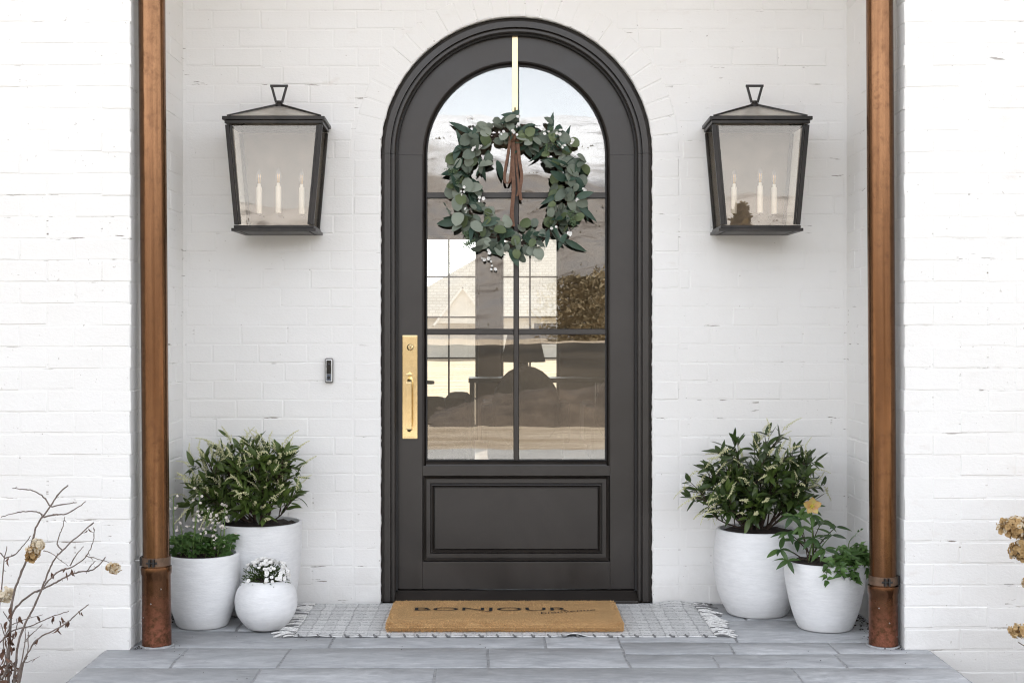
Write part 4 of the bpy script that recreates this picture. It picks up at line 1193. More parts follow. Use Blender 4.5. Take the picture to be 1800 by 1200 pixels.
shrub(Vector((RP.x,RP.y,.358)), .275, .165, .405, 'dense leafy shrub with drooping cream racemes in the right bowl planter', 34, 32, 300, .35, True)

# leafy perennial with thin flower stalks (left tapered planter)
o = thing('flowering_perennial', (LM.x,LM.y,.285), 'low green perennial with thin white flowered stalks beside the left pipe', 'plant')
LOB = []
for i in range(3):
    q = MB()
    for k2 in range(5):
        a = R(-80+40*k2); d = Vector((math.sin(a), math.cos(a), 0)); s2 = Vector((d.y,-d.x,0)); L_ = .034*(1-.12*abs(k2-2)); w = .0095; b = len(q.v)
        q.v += [Vector((0,0,0)), d*L_*.55-s2*w+Vector((0,0,.003)), d*L_*.85-s2*w*.6, d*L_-Vector((0,0,.004)), d*L_*.85+s2*w*.6, d*L_*.55+s2*w+Vector((0,0,.003))]
        q.f += [(b,b+1,b+2,b+3),(b,b+3,b+4,b+5)]
    LOB.append(q.mesh('lobed_leaf', M_leaf_b, smooth=True, recalc=False))
for i in range(95):
    a = rnd.uniform(0,2*PI); r = .118*math.sqrt(rnd.random())
    p = Vector((LM.x+r*math.cos(a), LM.y+r*math.sin(a), .286+rnd.uniform(.01,.085)*(1.1-r*3)))
    d = Vector((math.cos(a), math.sin(a), rnd.uniform(-.1,.6)))+rv(.4)
    link('lobed_leaf', rnd.choice(LOB), o, frame_mat(p, d, Vector((0,-.4,1))+rv(.4), rnd.uniform(.8,1.25)))
    if i % 3 == 0:
        q = MB().tube([(LM.x+.5*r*math.cos(a),LM.y+.5*r*math.sin(a),.277), tuple(p)], .0014, 4); q.build('leaf_stalk', M_stem, o)
TINY = petal_star('tiny_flower', M_pink, .0072, 5, .3, .9, False)
for (px, py, y, bx, nf) in ((305,872,-.47,310,7),(318,925,-.5,318,5),(352,868,-.42,340,14),(368,895,-.4,345,12),(378,915,-.42,372,14),(392,905,-.36,378,10),(385,960,-.5,382,6),(412,940,-.4,404,5),(395,890,-.34,392,9),(345,905,-.5,340,8)):
    e = at(px, py, y); b0 = at(bx, 985, (y+LM.y)/2); b0.z = .28
    pts = spline([b0, b0.lerp(e,.5)+rv(.008), e], 5); q = MB().tube(pts, [.0030]*6+[.0020]*5, 5); q.build('flower_stalk', M_stem, o, smooth=True)
    for k2 in range(nf):
        c2 = pts[-1-min(6, int(k2*.5))]; p = c2+Vector((rnd.gauss(0,.014), rnd.gauss(0,.010), rnd.gauss(0,.010)+.003))
        MB().tube([tuple(c2), tuple(p)], .0008, 3).build('pedicel', M_stem, o)
        n_ = Vector((0,-.6,.6))+rv(.7); link('tiny_flower', TINY, o, frame_mat(p, n_.orthogonal(), n_, rnd.uniform(.7,1.15)))

# candytuft in the round planter
o = thing('white_flower_clump', (LB.x,LB.y,.19), 'mound of small white blossoms over dark leaves in the round planter', 'plant')
q = MB()
for i in range(520):
    a = rnd.uniform(0,2*PI); el = rnd.uniform(.05,1.45); r = rnd.uniform(.35,1.0)
    c2 = Vector((LB.x,LB.y-.005,.185)); d = Vector((math.cos(a)*math.cos(el), math.sin(a)*math.cos(el), math.sin(el)))
    p = c2+Vector((d.x*.098*r, d.y*.085*r, d.z*.082*r)); t = (d+rv(.7)).normalized(); s2 = t.orthogonal().normalized()*.0022; L_ = rnd.uniform(.012,.022); b = len(q.v)
    q.v += [p-s2, p+s2, p+t*L_+s2*.6, p+t*L_-s2*.6]; q.f.append((b,b+1,b+2,b+3))
tag(q.build('foliage', M_leaf, o, recalc=False), kind='stuff')
SMALL = petal_star('small_blossom', M_white, .0088, 4, .22, 1.0, True)
for i in range(190):
    while True:
        a = rnd.uniform(0,2*PI); el = rnd.uniform(.15,1.5)
        d = Vector((math.cos(a)*math.cos(el), math.sin(a)*math.cos(el), math.sin(el)))
        if d.y < .55 and (d.x > .12 or d.z > .62 or rnd.random() < .13) and not (d.x < .1 and d.z < .5 and rnd.random() < .8): break
    c2 = Vector((LB.x,LB.y-.005,.188)); p = c2+Vector((d.x*.102, d.y*.088, d.z*.090))*rnd.uniform(.93,1.08)
    n_ = d+rv(.5)+Vector((0,-.3,.2)); link('small_blossom', SMALL, o, frame_mat(p, n_.orthogonal(), n_, rnd.uniform(.75,1.25)))

# hellebore and trailing ivy in the right front planter
o = thing('hellebore_plant', (RS.x-.05,RS.y,.27), 'green hellebore with one apricot flower beside the right copper pipe', 'plant')
HL = [leaf_mesh('leaf', M_hell, .078, .026, 'ovate', .25, .15+.2*i, 5) for i in range(3)]
hc = at(1428, 985, RS.y); hc.z = .268
for (px, py, dy, nl) in ((1428,905,-.03,5),(1395,905,-.03,6),(1385,935,-.06,6),(1445,915,.02,5),(1410,925,-.07,6),(1462,940,-.02,5),(1372,965,-.04,5),(1430,945,-.06,6),(1450,965,-.09,5),(1400,950,.04,5),(1470,925,.03,4),(1385,985,-.09,4),(1420,890,.0,4)):
    e = at(px, py, RS.y+dy); st0 = hc+Vector((rnd.uniform(-.03,.03), rnd.uniform(-.03,.03), -.008))
    pts = spline([st0, st0.lerp(e,.55)+Vector((0,0,.012)), e], 5); MB().tube(pts, [.0026]*6+[.0018]*5, 5).build('stem', M_twig if rnd.random() < .6 else M_stem, o, smooth=True)
    for k2 in range(nl):
        a = 2*PI*k2/nl+rnd.random(); d = Vector((math.cos(a), -.35+.5*math.sin(a), .25*math.sin(a)+rnd.uniform(-.35,.25)))
        link('leaf', rnd.choice(HL), o, frame_mat(e, d, Vector((0,-.5,1))+rv(.35), rnd.uniform(.6,.95)))
fp = at(1427, 889, RS.y-.05)
MB().tube(spline([hc, hc.lerp(fp,.6)+Vector((.004,.01,0)), fp+Vector((0,.012,-.006))],5), .0028, 6).build('flower_stalk', M_stem, o, smooth=True)
SEP = leaf_mesh('sepal', M_helle, .036, .029, 'ovate', .1, -.12, 5)
for k2 in range(5):
    a = R(90+72*k2); d = Vector((math.cos(a), -.25, math.sin(a))); link('sepal', SEP, o, frame_mat(fp+d*.002, d, Vector((0,-1,.1)), rnd.uniform(.9,1.1)))
q = MB()
for k2 in range(26):
    d = Vector((rnd.gauss(0,.5), -1, rnd.gauss(0,.5))).normalized(); e = fp+d*.014; q.tube([fp, e], .0007, 3); bead(q, e, .0018)
q.build('stamens', M_yellow, o)

o = thing('trailing_ivy', (RS.x+.08,RS.y-.03,.268), 'small leaved trailing green plant spilling over the rim beside the hellebore', 'plant')
IV = []
for i in range(3):
    q = MB(); pts = [(0,0),(.008,.004),(.0135,.012),(.010,.020),(.006,.030),(0,.042+.004*i),(-.006,.030),(-.010,.020),(-.0135,.012),(-.008,.004)]
    q.v = [Vector((x,y,-.10*y+.25*abs(x)-8*y*y*.12)) for x, y in pts]+[Vector((0,.018,-.004))]; q.f = [(k2,(k2+1) % 10,10) for k2 in range(10)]
    IV.append(q.mesh('ivy_leaf', M_leaf_b, smooth=True, recalc=False))
iv0 = Vector((RS.x+.075,RS.y-.03,.268))
for i in range(17):
    a = rnd.uniform(-PI*.95, .35); r = rnd.uniform(.05,.105)
    e = iv0+Vector((r*math.cos(a), -.02+r*.95*math.sin(a), rnd.uniform(-.0,.075)))
    dl = Vector((e.x-RS.x, e.y-RS.y, 0))
    if dl.length > .13: e.z = max(e.z, .285)
    pts = [iv0+rv(.012), iv0.lerp(e,.5)+Vector((0,0,.035)), e]
    if i % 3 == 0 and dl.length > .02:
        o2 = dl.normalized()*.178; e2 = Vector((RS.x+o2.x, RS.y+o2.y, rnd.uniform(.215,.25)))
        if e2.y < RS.y-.02: pts = [iv0+rv(.012), iv0.lerp(e2,.5)+Vector((0,0,.05)), Vector((RS.x+o2.x*.93, RS.y+o2.y*.93, .285)), e2]
    pts = spline(pts, 6); MB().tube(pts, .0013, 4).build('runner', M_stem, o, smooth=True)
    for k2 in range(3, len(pts), 1):
        for _ in range(2):
            if rnd.random() < .32: continue
            d = Vector((rnd.uniform(-1,1), rnd.uniform(-1,.2), rnd.uniform(-.7,.5)))
            link('ivy_leaf', rnd.choice(IV), o, frame_mat(pts[k2]+Vector((0,-.003,.002)), d, Vector((0,-.7,.8))+rv(.5), rnd.uniform(.55,1.0)))
pts = spline([iv0+Vector((.02,.02,0)), at(1492,955,RS.y), at(1503,940,RS.y), at(1515,929,RS.y)], 5)
MB().tube(pts, [.0018]*10+[.001]*(len(pts)-10), 5).build('runner', M_stem, o, smooth=True)
for k2 in (-1,-2,-4,-6): link('ivy_leaf', IV[0], o, frame_mat(pts[k2], rv(1)+Vector((0,0,.4)), Vector((0,-1,.4)), .32))

# ------------------------------------------------------------------ rug and doormat
rug = thing('plaid_rug', (-.05,-.34,0), 'thin white and grey plaid cotton rug with fringed ends under the doormat', 'rug')
q = MB(); nx, ny = 110, 46; x0, x1, y0, y1 = -.885, .775, -.655, -.022
def rug_z(x, y):
    on_mat = -.55 < x < .45 and -.60 < y < -.15
    w = .0035+.0022*fbm(x*5, y*5, 2)
    edge = max(0, 1-(y-y0)/.05)
    w += edge*.004*max(0, fbm(x*8, .3, 9))
    if x > .60 and y > -.12: w += .014*max(0, math.sin((x-.60)*18))*max(0, 1-abs(y+.03)/.09)
    if .18 < x < .36: w += edge*.010*max(0, math.sin((x-.18)/.18*PI*2))
    return .0045 if on_mat and w > .0045 else max(.0035, w)
for top in (0, 1):
    for j in range(ny+1):
        for i in range(nx+1):
            u = i/nx; v_ = j/ny; x = x0+(x1-x0)*u; y = y0+(y1-y0)*v_
            if u < .02: x += .008*fbm(y*14, 1.1)
            if u > .98: x += .012*fbm(y*14, 5.1)
            yy = y+.005*fbm(x*4, 7.3)*(1-v_)
            q.v.append(Vector((x, yy, rug_z(x, y)-(0 if top else .0028))))
nn = (nx+1)*(ny+1)
for j in range(ny):
    for i in range(nx):
        a = j*(nx+1)+i; q.f.append((a, a+nx+1, a+nx+2, a+1)); a += nn; q.f.append((a, a+1, a+nx+2, a+nx+1))
bd = [i for i in range(nx+1)]+[j*(nx+1)+nx for j in range(1,ny+1)]+[ny*(nx+1)+i for i in range(nx-1,-1,-1)]+[j*(nx+1) for j in range(ny-1,0,-1)]
for i in range(len(bd)):
    a, b = bd[i], bd[(i+1) % len(bd)]; q.f.append((a, b, b+nn, a+nn))
q.build('woven_field', M_rug, rug, smooth=R(50), recalc=False)
for sx in (-1, 1):
    fw, fd = MB(), MB()
    for i in range(74):
        y = y0+.006+(y1-y0-.01)*i/73; xb = x0+.004 if sx < 0 else x1-.004
        L_ = rnd.uniform(.05,.10)
        p0 = Vector((xb, y, .006)); d = Vector((sx, rnd.gauss(-.18,.35), 0)).normalized()
        p1 = p0+d*L_*.5+Vector((0,0,rnd.uniform(0,.006))); p2 = p0+d*L_+Vector((0, rnd.gauss(0,.010), 0)); p2.z = .004
        p1.y = min(p1.y, -.012); p2.y = min(p2.y, -.012)
        (fd if rnd.random() < .27 else fw).tube(spline([p0, p1, p2], 4), [.003,.0034,.0036,.0034,.0032,.0036,.004,.0036,.002], 5)
    tag(fw.build('fringe', M_fringe, rug, smooth=True), kind='stuff'); tag(fd.build('fringe', M_fringed, rug, smooth=True), kind='stuff')
# nubs of grey yarn along the near edge
q = MB(); x = x0+.02
while x < x1-.02:
    q.tube([(x, y0+.012, .007),(x+.006, y0-.004+.005*fbm(x*4,7.3), .005),(x+rnd.uniform(.008,.02), y0-.004+.005*fbm(x*4,7.3), .004)], .0042, 5); x += rnd.uniform(.05,.075)
tag(q.build('edge_yarn', M_fringed, rug, smooth=True), kind='stuff')

mat = thing('doormat', (-.05,-.37,.005), 'thick tan coir doormat printed BONJOUR in front of the door', 'doormat')
MX0, MX1, MY0, MY1, MZ0, MZ1 = -.528, .420, -.585, -.155, .0062, .046
q = MB(); q.box(MX0, MX1, MY0, MY1, MZ0, MZ1)
me = q.mesh('pile', M_coir, off=OFF[mat])
bm = bmesh.new(); bm.from_mesh(me)
bmesh.ops.bevel(bm, geom=[e for e in bm.edges], offset=.012, segments=4, affect='EDGES', profile=.55)
bmesh.ops.subdivide_edges(bm, edges=[e for e in bm.edges if e.calc_length() > .06], cuts=30, use_grid_fill=True)
for v_ in bm.verts:
    w = v_.co+OFF[mat]; v_.co += Vector((.003*fbm(w.y*24,w.z*60,3), .005*fbm(w.x*26,w.z*60,1), (.003*fbm(w.x*9,w.y*9,4)-.006*max(0,1-(w.y-MY0)/.05)-.004*max(0,1-(w.x-MX0)/.03)-.004*max(0,1-(MX1-w.x)/.03)) if w.z > .02 else 0))
bm.to_mesh(me); bm.free(); me.polygons.foreach_set('use_smooth', [True]*len(me.polygons)); link('pile', me, mat)
q = MB()
for i in range(26000):
    u = rnd.random()
    if u < .56:
        p = Vector((rnd.uniform(MX0+.006,MX1-.006), rnd.uniform(MY0+.008,MY1-.008), MZ1-.0015)); d = Vector((rnd.gauss(0,.6), rnd.gauss(-.2,.6), 1)); L_ = rnd.uniform(.002,.006)
    elif u < .93:
        p = Vector((rnd.uniform(MX0+.004,MX1-.004), MY0+.003, rnd.uniform(MZ0+.002,MZ1-.004))); d = Vector((rnd.gauss(0,.7), -1, rnd.gauss(-.3,.6)))
        if p.z > MZ1-.013: p.y += .004
        L_ = rnd.uniform(.005,.013)
    else:
        sx = rnd.choice((-1,1)); p = Vector((MX0+.003 if sx < 0 else MX1-.003, rnd.uniform(MY0+.01,MY1-.01), rnd.uniform(MZ0+.002,MZ1-.008))); d = Vector((sx, rnd.gauss(0,.6), rnd.gauss(0,.6))); L_ = rnd.uniform(.003,.007)
    d.normalize(); s2 = d.orthogonal().normalized()*.0013; b = len(q.v)
    q.v += [p-s2, p+s2, p+d*L_]; q.f.append((b,b+1,b+2))
tag(q.build('coir_fibres', M_fibre, mat, recalc=False), kind='stuff')
# stitched cord along the near edge
q = MB(); x = MX0+.012
while x < MX1-.012:
    q.tube([(x,MY0-.002,.0215),(x+.006,MY0-.0055,.0245),(x+.012,MY0-.002,.0215)], [.0012,.0026,.0012], 5); x += .0125
tag(q.build('edge_stitching', M_fibre, mat, smooth=True), kind='stuff')
def print_text(body, x, y, size, sx, sy, name, rot=0, shear=0, bold=0):
    cu = bpy.data.curves.new(name, 'FONT'); cu.body = body; cu.size = 1.0; cu.shear = shear; cu.offset = bold; cu.align_x = 'LEFT'; cu.resolution_u = 4
    ob = bpy.data.objects.new(name+'_curve', cu); C.objects.link(ob)
    dg = bpy.context.evaluated_depsgraph_get(); me_ = bpy.data.meshes.new_from_object(ob.evaluated_get(dg))
    bpy.data.objects.remove(ob)
    xs_ = [v_.co.x for v_ in me_.vertices]; ys_ = [v_.co.y for v_ in me_.vertices]
    ax, bx = min(xs_), max(xs_); ay, by = min(ys_), max(ys_)
    for v_ in me_.vertices:
        u = (v_.co.x-ax)/(bx-ax)*sx; w = (v_.co.y-ay)/(by-ay)*sy
        c3, s3 = math.cos(rot), math.sin(rot)
        v_.co = Vector((x+u*c3-w*s3, y+u*s3+w*c3, MZ1+.0032+.0006*fbm(u*40,w*40)))-OFF[mat]
    me_.materials.clear(); me_.materials.append(M_ink)
    return link(name, me_, mat)
print_text('BONJOUR', -.425, -.402, .1, .635, .078, 'printed_word', bold=.0)
print_text('bienvenue', .095, -.452, .05, .24, .034, 'printed_script', rot=.30, shear=.3, bold=-.004)

# ------------------------------------------------------------------ dry hydrangeas in the beds
PET = petal_star('dry_floret', M_dry, .011, 4, .45, 1.1); PETP = petal_star('dry_floret', M_drypale, .011, 4, .4, 1.1)
DL = [leaf_mesh('dead_leaf', M_deadleaf, .030, .012, 'ovate', .9, .5*(i-1), 4) for i in range(3)]
def flower_head(parent, c2, rx, rz, n_, pale):
    """one dried panicle: florets merged into a single part"""
    q = MB(); base = [PET, PETP]
    src = PET; vs_ = [v_.co.copy() for v_ in src.vertices]; fs = [tuple(p.vertices) for p in src.polygons]
    qa, qb = MB(), MB()
    for i in range(n_):
        d = rv(1)
        while d.length > 1 or d.length < .25: d = rv(1)
        p = c2+Vector((d.x*rx, d.y*rx*.8, d.z*rz)); nn_ = (d+rv(.6)).normalized(); M_ = frame_mat(p, nn_.orthogonal(), nn_, rnd.uniform(.65,1.1))
        tgt = qb if rnd.random() < pale+.35*d.z else qa
        tgt.add([M_@v_ for v_ in vs_], fs)
    h = qa.build('flower_head', M_dry, parent, recalc=False)
    if qb.v: qb.build('pale_florets', M_drypale, h, recalc=False)
    return h
def zp(x, y, dep): return at(x/3.335, 840+y/3.335, dep)
dh = thing('dry_hydrangea', tuple(at(22, 1262, -1.13)), 'bare grey brown hydrangea canes with a few faded flower heads at the left', 'shrub')
canes = [([(40,1460),(50,1190),(60,860),(75,700),(110,590),(155,480),(195,350),(210,290),(250,225),(300,160),(345,90),(398,42)],.0052,0),
 ([(293,163),(255,110),(190,72),(130,65),(75,58)],.003,.02), ([(300,168),(380,152),(450,142)],.0026,-.02), ([(255,228),(330,212),(380,210),(450,175),(505,135)],.003,-.04), ([(247,222),(225,200),(150,195),(80,205),(5,228)],.0028,.03),
 ([(70,1460),(90,1100),(110,960),(150,850),(190,770),(240,660),(280,560),(310,490),(365,425),(450,345),(550,260)],.0046,-.05), ([(362,420),(335,385),(350,330),(370,280),(380,225)],.0026,-.03),
 ([(45,1300),(52,950),(70,800),(120,730),(190,675),(260,645),(330,610),(390,575),(460,550),(530,540),(580,510),(620,462)],.0042,.06), ([(510,545),(535,510),(558,485)],.0022,.05),
 ([(255,640),(285,600),(350,545),(430,515),(490,475),(530,415),(550,350),(550,290)],.0028,-.06), ([(410,512),(440,460),(490,398)],.0024,-.05), ([(255,425),(300,440),(400,515)],.002,-.05), ([(500,455),(560,470),(630,490),(660,515)],.0018,-.05),
 ([(60,1460),(130,1110),(165,1020),(230,935),(330,885),(400,840),(460,785),(520,740)],.0034,-.09), ([(-20,1000),(0,960),(80,890),(180,865),(260,830),(320,805),(405,778)],.0028,.04),
 ([(-10,1300),(-5,800),(10,640),(25,480),(40,400)],.0034,.08), ([(30,470),(90,445),(140,390),(182,335)],.0026,.06), ([(30,470),(0,435),(-40,400)],.0026,.06),
 ([(80,1460),(120,1120),(160,1040),(165,900)],.003,-.12), ([(20,1460),(45,1150),(20,960),(60,860),(20,780)],.0034,.1), ([(100,1180),(140,1010),(150,880)],.0026,-.14), ([(160,1040),(150,1080),(235,1045)],.0016,-.1), ([(150,950),(200,900),(245,862)],.0018,-.03), ([(10,1180),(60,1080),(100,1130),(125,1090)],.004,-.1),([(70,860),(140,830),(250,800)],.0018,.02),
 ([(-30,1300),(20,1100),(90,900),(100,820)],.003,.12), ([(0,1400),(30,1200),(40,1000),(5,850)],.003,.14)]
for l, r, dy in canes:
    pts = spline([zp(x, y, -1.13+dy*(1-.0*i)) for i, (x, y) in enumerate(l)], 5)
    n_ = len(pts); pts = [p+rv(.0012) for p in pts]
    MB().tube(pts, [r*(1-.55*i/n_)*(1.25 if i % 9 == 4 else 1) for i in range(n_)], 6).build('cane', M_cane, dh, smooth=True)
    for k2 in range(3, n_-1, 5):
        if rnd.random() < .5:
            d = rv(1); d.normalize(); MB().tube([tuple(pts[k2]), tuple(pts[k2]+d*rnd.uniform(.006,.016))], [.0016,.0008], 4).build('twig', M_cane, dh)
for (x, y, rx, rz, n_, pale, dy) in ((190,440,.026,.028,80,.12,0),(226,388,.021,.020,55,.9,0),(668,528,.024,.019,42,.7,-.05),(35,682,.028,.024,60,.85,.05)):
    flower_head(dh, zp(x, y, -1.13+dy-.01), rx, rz, n_, pale)
for (x, y, n_) in ((315,560,3),(390,540,3),(425,545,3),(222,820,2),(305,810,3),(360,825,3),(340,875,2),(225,945,2),(60,770,3),(30,850,3),(105,820,2),(70,900,5),(45,930,5),(70,1000,4),(15,1010,4),(465,775,2),(410,840,2),(40,478,2),(520,290,2),(60,940,4)):
    for _ in range(n_): link('dead_leaf', rnd.choice(DL), dh, frame_mat(zp(x, y, -1.15)+rv(.010), Vector((rnd.uniform(-.6,.6),rnd.uniform(-.6,.3),-1)), rv(1), rnd.uniform(.6,1.0)))
for _ in range(60): link('dead_leaf', rnd.choice(DL), dh, frame_mat(zp(rnd.uniform(-20,120), rnd.uniform(1090,1260), -1.13+rnd.uniform(-.1,.1)), rv(1), rv(1), rnd.uniform(.7,1.2)))

dr = thing('dried_hydrangea', tuple(at(1880, 1262, -1.13)), 'dried hydrangea with packed tan flower heads at the right edge', 'shrub')
for (px, py, rx, rz, n_, pale, bx) in ((1790,926,.074,.034,330,.22,1880),(1815,966,.088,.042,420,.25,1890),(1822,1026,.048,.040,190,.2,1885),(1792,1108,.036,.024,90,.05,1875),(1880,880,.08,.05,260,.3,1900),(1900,1040,.07,.05,220,.2,1910)):
    c2 = at(px, py, -1.13+rnd.uniform(-.04,.04)); flower_head(dr, c2, rx, rz, n_, pale)
    b0 = at(bx, 1262, -1.13); MB().tube(spline([b0, b0.lerp(c2,.55)+Vector((.05,0,.03)), c2], 6), [.0045]*7+[.003]*6, 6).build('cane', M_cane, dr, smooth=True)
for k2 in range(5): MB().tube(spline([at(1880,1262,-1.13), at(1862+8*k2,1180,-1.13), at(1790+10*k2,1128-6*k2,-1.13)],5), .0018, 5).build('twig', M_cane, dr, smooth=True)

# ------------------------------------------------------------------ the room behind the glass
sf = thing('sofa', (-1.3,3.2,0), 'dark sofa standing in the room behind the lower left pane', 'sofa')
MB().box(-2.3,-.42,2.95,3.75,.12,.42).build('seat', M_sofa, sf, bevel=.04, seg=3)
MB().box(-2.3,-.42,2.80,3.02,.121,.76).build('backrest', M_sofa, sf, bevel=.06, seg=3)
MB().box(-.45,-.275,2.82,3.76,.12,.755).build('armrest', M_sofa, sf, bevel=.06, seg=3)
MB().box(-2.5,-2.28,2.82,3.76,.12,.755).build('armrest', M_sofa, sf, bevel=.06, seg=3)
for (x, y) in ((-2.4,2.9),(-.35,2.9),(-2.4,3.7),(-.35,3.7)): MB().box(x-.03,x+.03,y-.03,y+.03,0,.13).build('leg', M_metal_d, sf)
def armchair(cx, cy, lab):
    ac = thing('armchair', (cx,cy,0), lab, 'armchair', 'armchairs in the room')
    MB().box(cx-.3,cx+.3,cy-.3,cy+.3,.16,.46).build('seat', M_sofa, ac, bevel=.05, seg=3)
    q = MB(); pts = [(cx+.27*math.cos(a)*1.0, .58+.33*math.sin(a)) for a in [2*PI*i/24 for i in range(24)]]
    q.prism(pts, cy-.36, cy-.24); q.build('backrest', M_sofa, ac, bevel=.03, seg=2)
    for sx in (-1,1): MB().box(cx+sx*.3-.05,cx+sx*.3+.05,cy-.26,cy+.3,.3,.62).build('armrest', M_sofa, ac, bevel=.03)
    for (x, y) in ((-.25,-.25),(.25,-.25),(-.25,.25),(.25,.25)): MB().box(cx+x-.02,cx+x+.02,cy+y-.02,cy+y+.02,0,.17).build('leg', M_metal_d, ac)
armchair(.13, 5.0, 'dark round backed armchair behind the middle of the lower door glass')
armchair(.93, 4.8, 'dark round backed armchair behind the lower right door pane')
ct = thing('console_table', (.2,6.3,0), 'dark console table in the room carrying a lamp', 'table')
MB().box(-.35,.85,6.1,6.5,.72,.76).build('tabletop', M_metal_d, ct)
for (x, y) in ((-.32,6.13),(.82,6.13),(-.32,6.47),(.82,6.47)): MB().box(x-.02,x+.02,y-.02,y+.02,0,.72).build('leg', M_metal_d, ct)
lm = thing('table_lamp', (.14,6.3,.76), 'table lamp with tapered linen shade on the console in the room', 'lamp')
MB().lathe([(0,0),(.07,0),(.07,.015),(.02,.03),(.05,.09),(.04,.15),(.012,.18),(.012,.24),(0,.24)], (.14,6.3,.7605), 24).build('base', M_metal_d, lm, smooth=R(40))
MB().lathe([(.20,.14),(.14,.40),(.137,.40),(.197,.14)], (.14,6.3,.7605), 32).build('shade', M_shade, lm, smooth=R(40))

# ------------------------------------------------------------------ neighbours: house beyond the back windows, trees, timber frame opposite
nh = thing('neighbour_house', (4,60,GZ), 'pale neighbouring house with wide shingle roof seen through the back windows', 'house')
MB().box(-5.2,15,60,72,GZ,1.9).build('wall', M_siding, nh)
q = MB(); q.v = [Vector(p) for p in ((-6,59,1.7),(16,59,1.7),(16,73,1.7),(-6,73,1.7),(4.5,66,8.2),(8,66,8.2))]; q.f = [(0,1,5,4),(1,2,5),(2,3,4,5),(3,0,4),(3,2,1,0)]; q.build('roof', M_nroof, nh)
q = MB(); q.v = [Vector(p) for p in ((-3.0,58,1.4),(-.6,58,1.4),(-1.8,58,3.0),(-3.0,62,1.4),(-.6,62,1.4),(-1.8,62,3.0))]; q.f = [(0,1,2),(0,2,5,3),(1,4,5,2),(5,4,3),(0,3,4,1)]; dg_ = q.build('porch_gable', M_siding, nh)
for s2 in (-1,1): MB().bar((-1.8,57.95,3.08),(-1.8+s2*1.35,57.95,1.30),.10,.22,(0,1,0)).build('gable_trim', M_plainwhite, dg_)
for x in (1.5,5.5,10): 
    w = MB().box(x,x+1.4,59.94,60.02,.3,1.5).build('window', M_plainwhite, nh); MB().box(x+.1,x+1.3,59.92,59.945,.4,1.4).build('pane', M_black, w)

def leafy_tree(name, loc, h, r, lab, m, cone, seed, n_=1500, fs=.16):
    r_ = random.Random(seed); o2 = thing(name, loc, lab, 'tree', 'trees across the drive')
    L0 = Vector(loc); q = MB(); q.tube([L0, L0+Vector((.05,0,h*.5)), L0+Vector((0,.05,h*.95))], [.035*h*.6,.02*h*.6,.004*h], 8)
    for k2 in range(22):
        z = h*r_.uniform(.2,.9); a = r_.uniform(0,6.28); rr = r*((1-z/h)*1.05 if cone else math.sqrt(max(0.05,1-((z/h-.55)/.5)**2)))
        q.tube([L0+Vector((0,0,z*.92)), L0+Vector((rr*.8*math.cos(a), rr*.8*math.sin(a), z+h*.05))], [.008*h*.5,.002*h], 5)
    q.build('trunk', M_twig, o2, smooth=True)
    q = MB()
    for i in range(n_):
        z = h*r_.uniform(.12,1.0); a = r_.uniform(0,6.28); f = math.sqrt(r_.random())
        rr = r*((1-z/h)*1.1+.03 if cone else math.sqrt(max(0.02,1-((z/h-.55)/.47)**2)))*(.75+.4*math.sin(a*5+z*3))
        p = L0+Vector((rr*f*math.cos(a), rr*f*math.sin(a), z)); d = Vector((r_.uniform(-1,1), r_.uniform(-1,1), r_.uniform(-.6,1))).normalized(); s2 = d.orthogonal().normalized()*fs*.3; b = len(q.v)
        q.v += [p-s2, p+s2, p+d*fs+s2*.4, p+d*fs-s2*.4]; q.f.append((b,b+1,b+2,b+3))
    tag(q.build('crown', m, o2, recalc=False), kind='stuff')
leafy_tree('conifer', (5.35,-25,GZ), 5.75, 1.8, 'bronze green conifer mirrored in the right lantern', M_pine, True, 3, 4200, .16)
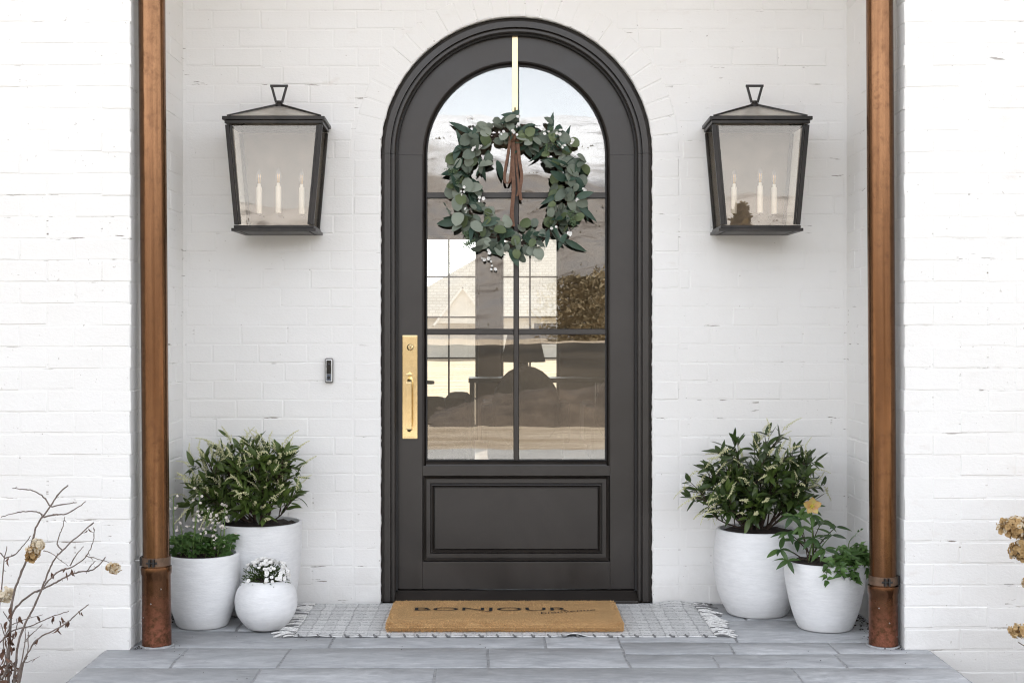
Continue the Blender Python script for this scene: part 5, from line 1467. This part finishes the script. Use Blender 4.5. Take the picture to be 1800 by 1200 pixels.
lb = ['bushy brown hillside tree nearest the dark field', 'broad brown hillside tree beside the nearest one', 'tall brown hillside tree at the middle of the row', 'brown hillside tree just right of the tall one', 'low spreading brown tree at the right of the hillside row', 'rounded brown tree farthest back on the hillside', 'narrow brown tree between the tall and the rounded ones', 'brown tree at the far right end of the hillside row']
for i, (x, y, h, r) in enumerate(((8.5,-138,9.4,5.4),(14,-143,11.0,6),(20,-150,12,6.5),(27,-142,9.5,6),(34,-150,9,6.5),(14,-168,10.5,6),(24,-170,11.5,5),(41,-150,10,6.5))):
    leafy_tree('hillside_tree', (x,y,hill_h(x,y)-2.2), h, r, lb[i], M_brush, False, 40+i, 4200, .45)

# ------------------------------------------------------------------ soil crumbs swept into the corners of the porch
q = MB()
for i in range(900):
    u = rnd.random()
    if u < .34: x, y = XL+.012+abs(rnd.gauss(0,.035)), rnd.uniform(YF+.0,-.03)
    elif u < .68: x, y = XR-.012-abs(rnd.gauss(0,.035)), rnd.uniform(YF+.0,-.03)
    elif u < .80: x, y = rnd.uniform(XL+.02,-.62), -.012-abs(rnd.gauss(0,.02))
    elif u < .92: x, y = rnd.uniform(.62,XR-.02), -.012-abs(rnd.gauss(0,.02))
    elif u < .97: x, y = rnd.choice((-1.38,1.389))+rnd.gauss(0,.07), -.795+rnd.gauss(0,.06)
    else: x, y = rnd.uniform(-1.4,1.4), rnd.uniform(-1.3,-.5)
    x = max(XL+.008, min(XR-.008, x)); r = rnd.choice((.0015,.002,.0025,.003,.0045)) if u < .92 else rnd.choice((.0012,.0018,.0025))
    if math.hypot(x+1.381, y+.795) < .062 or math.hypot(x-1.389, y+.795) < .062 or (abs(x) < .95 and y > -.68): continue
    p = Vector((x, y, .001+r*.5)); b = len(q.v); bead(q, p, r, rnd.uniform(.4,.8))
    M_ = Matrix.Rotation(rnd.uniform(0,6.28), 3, 'Z'); sx = rnd.uniform(.6,1.8)
    for v_ in q.v[b:]:
        d = v_-p; d.x *= sx; d = M_@d; v_.x, v_.y, v_.z = p.x+d.x, p.y+d.y, p.z+d.z
tag(q.build('soil_crumbs', M_soil, recalc=False), 'dark soil crumbs and debris in the corners of the stone porch', 'debris', kind='stuff')
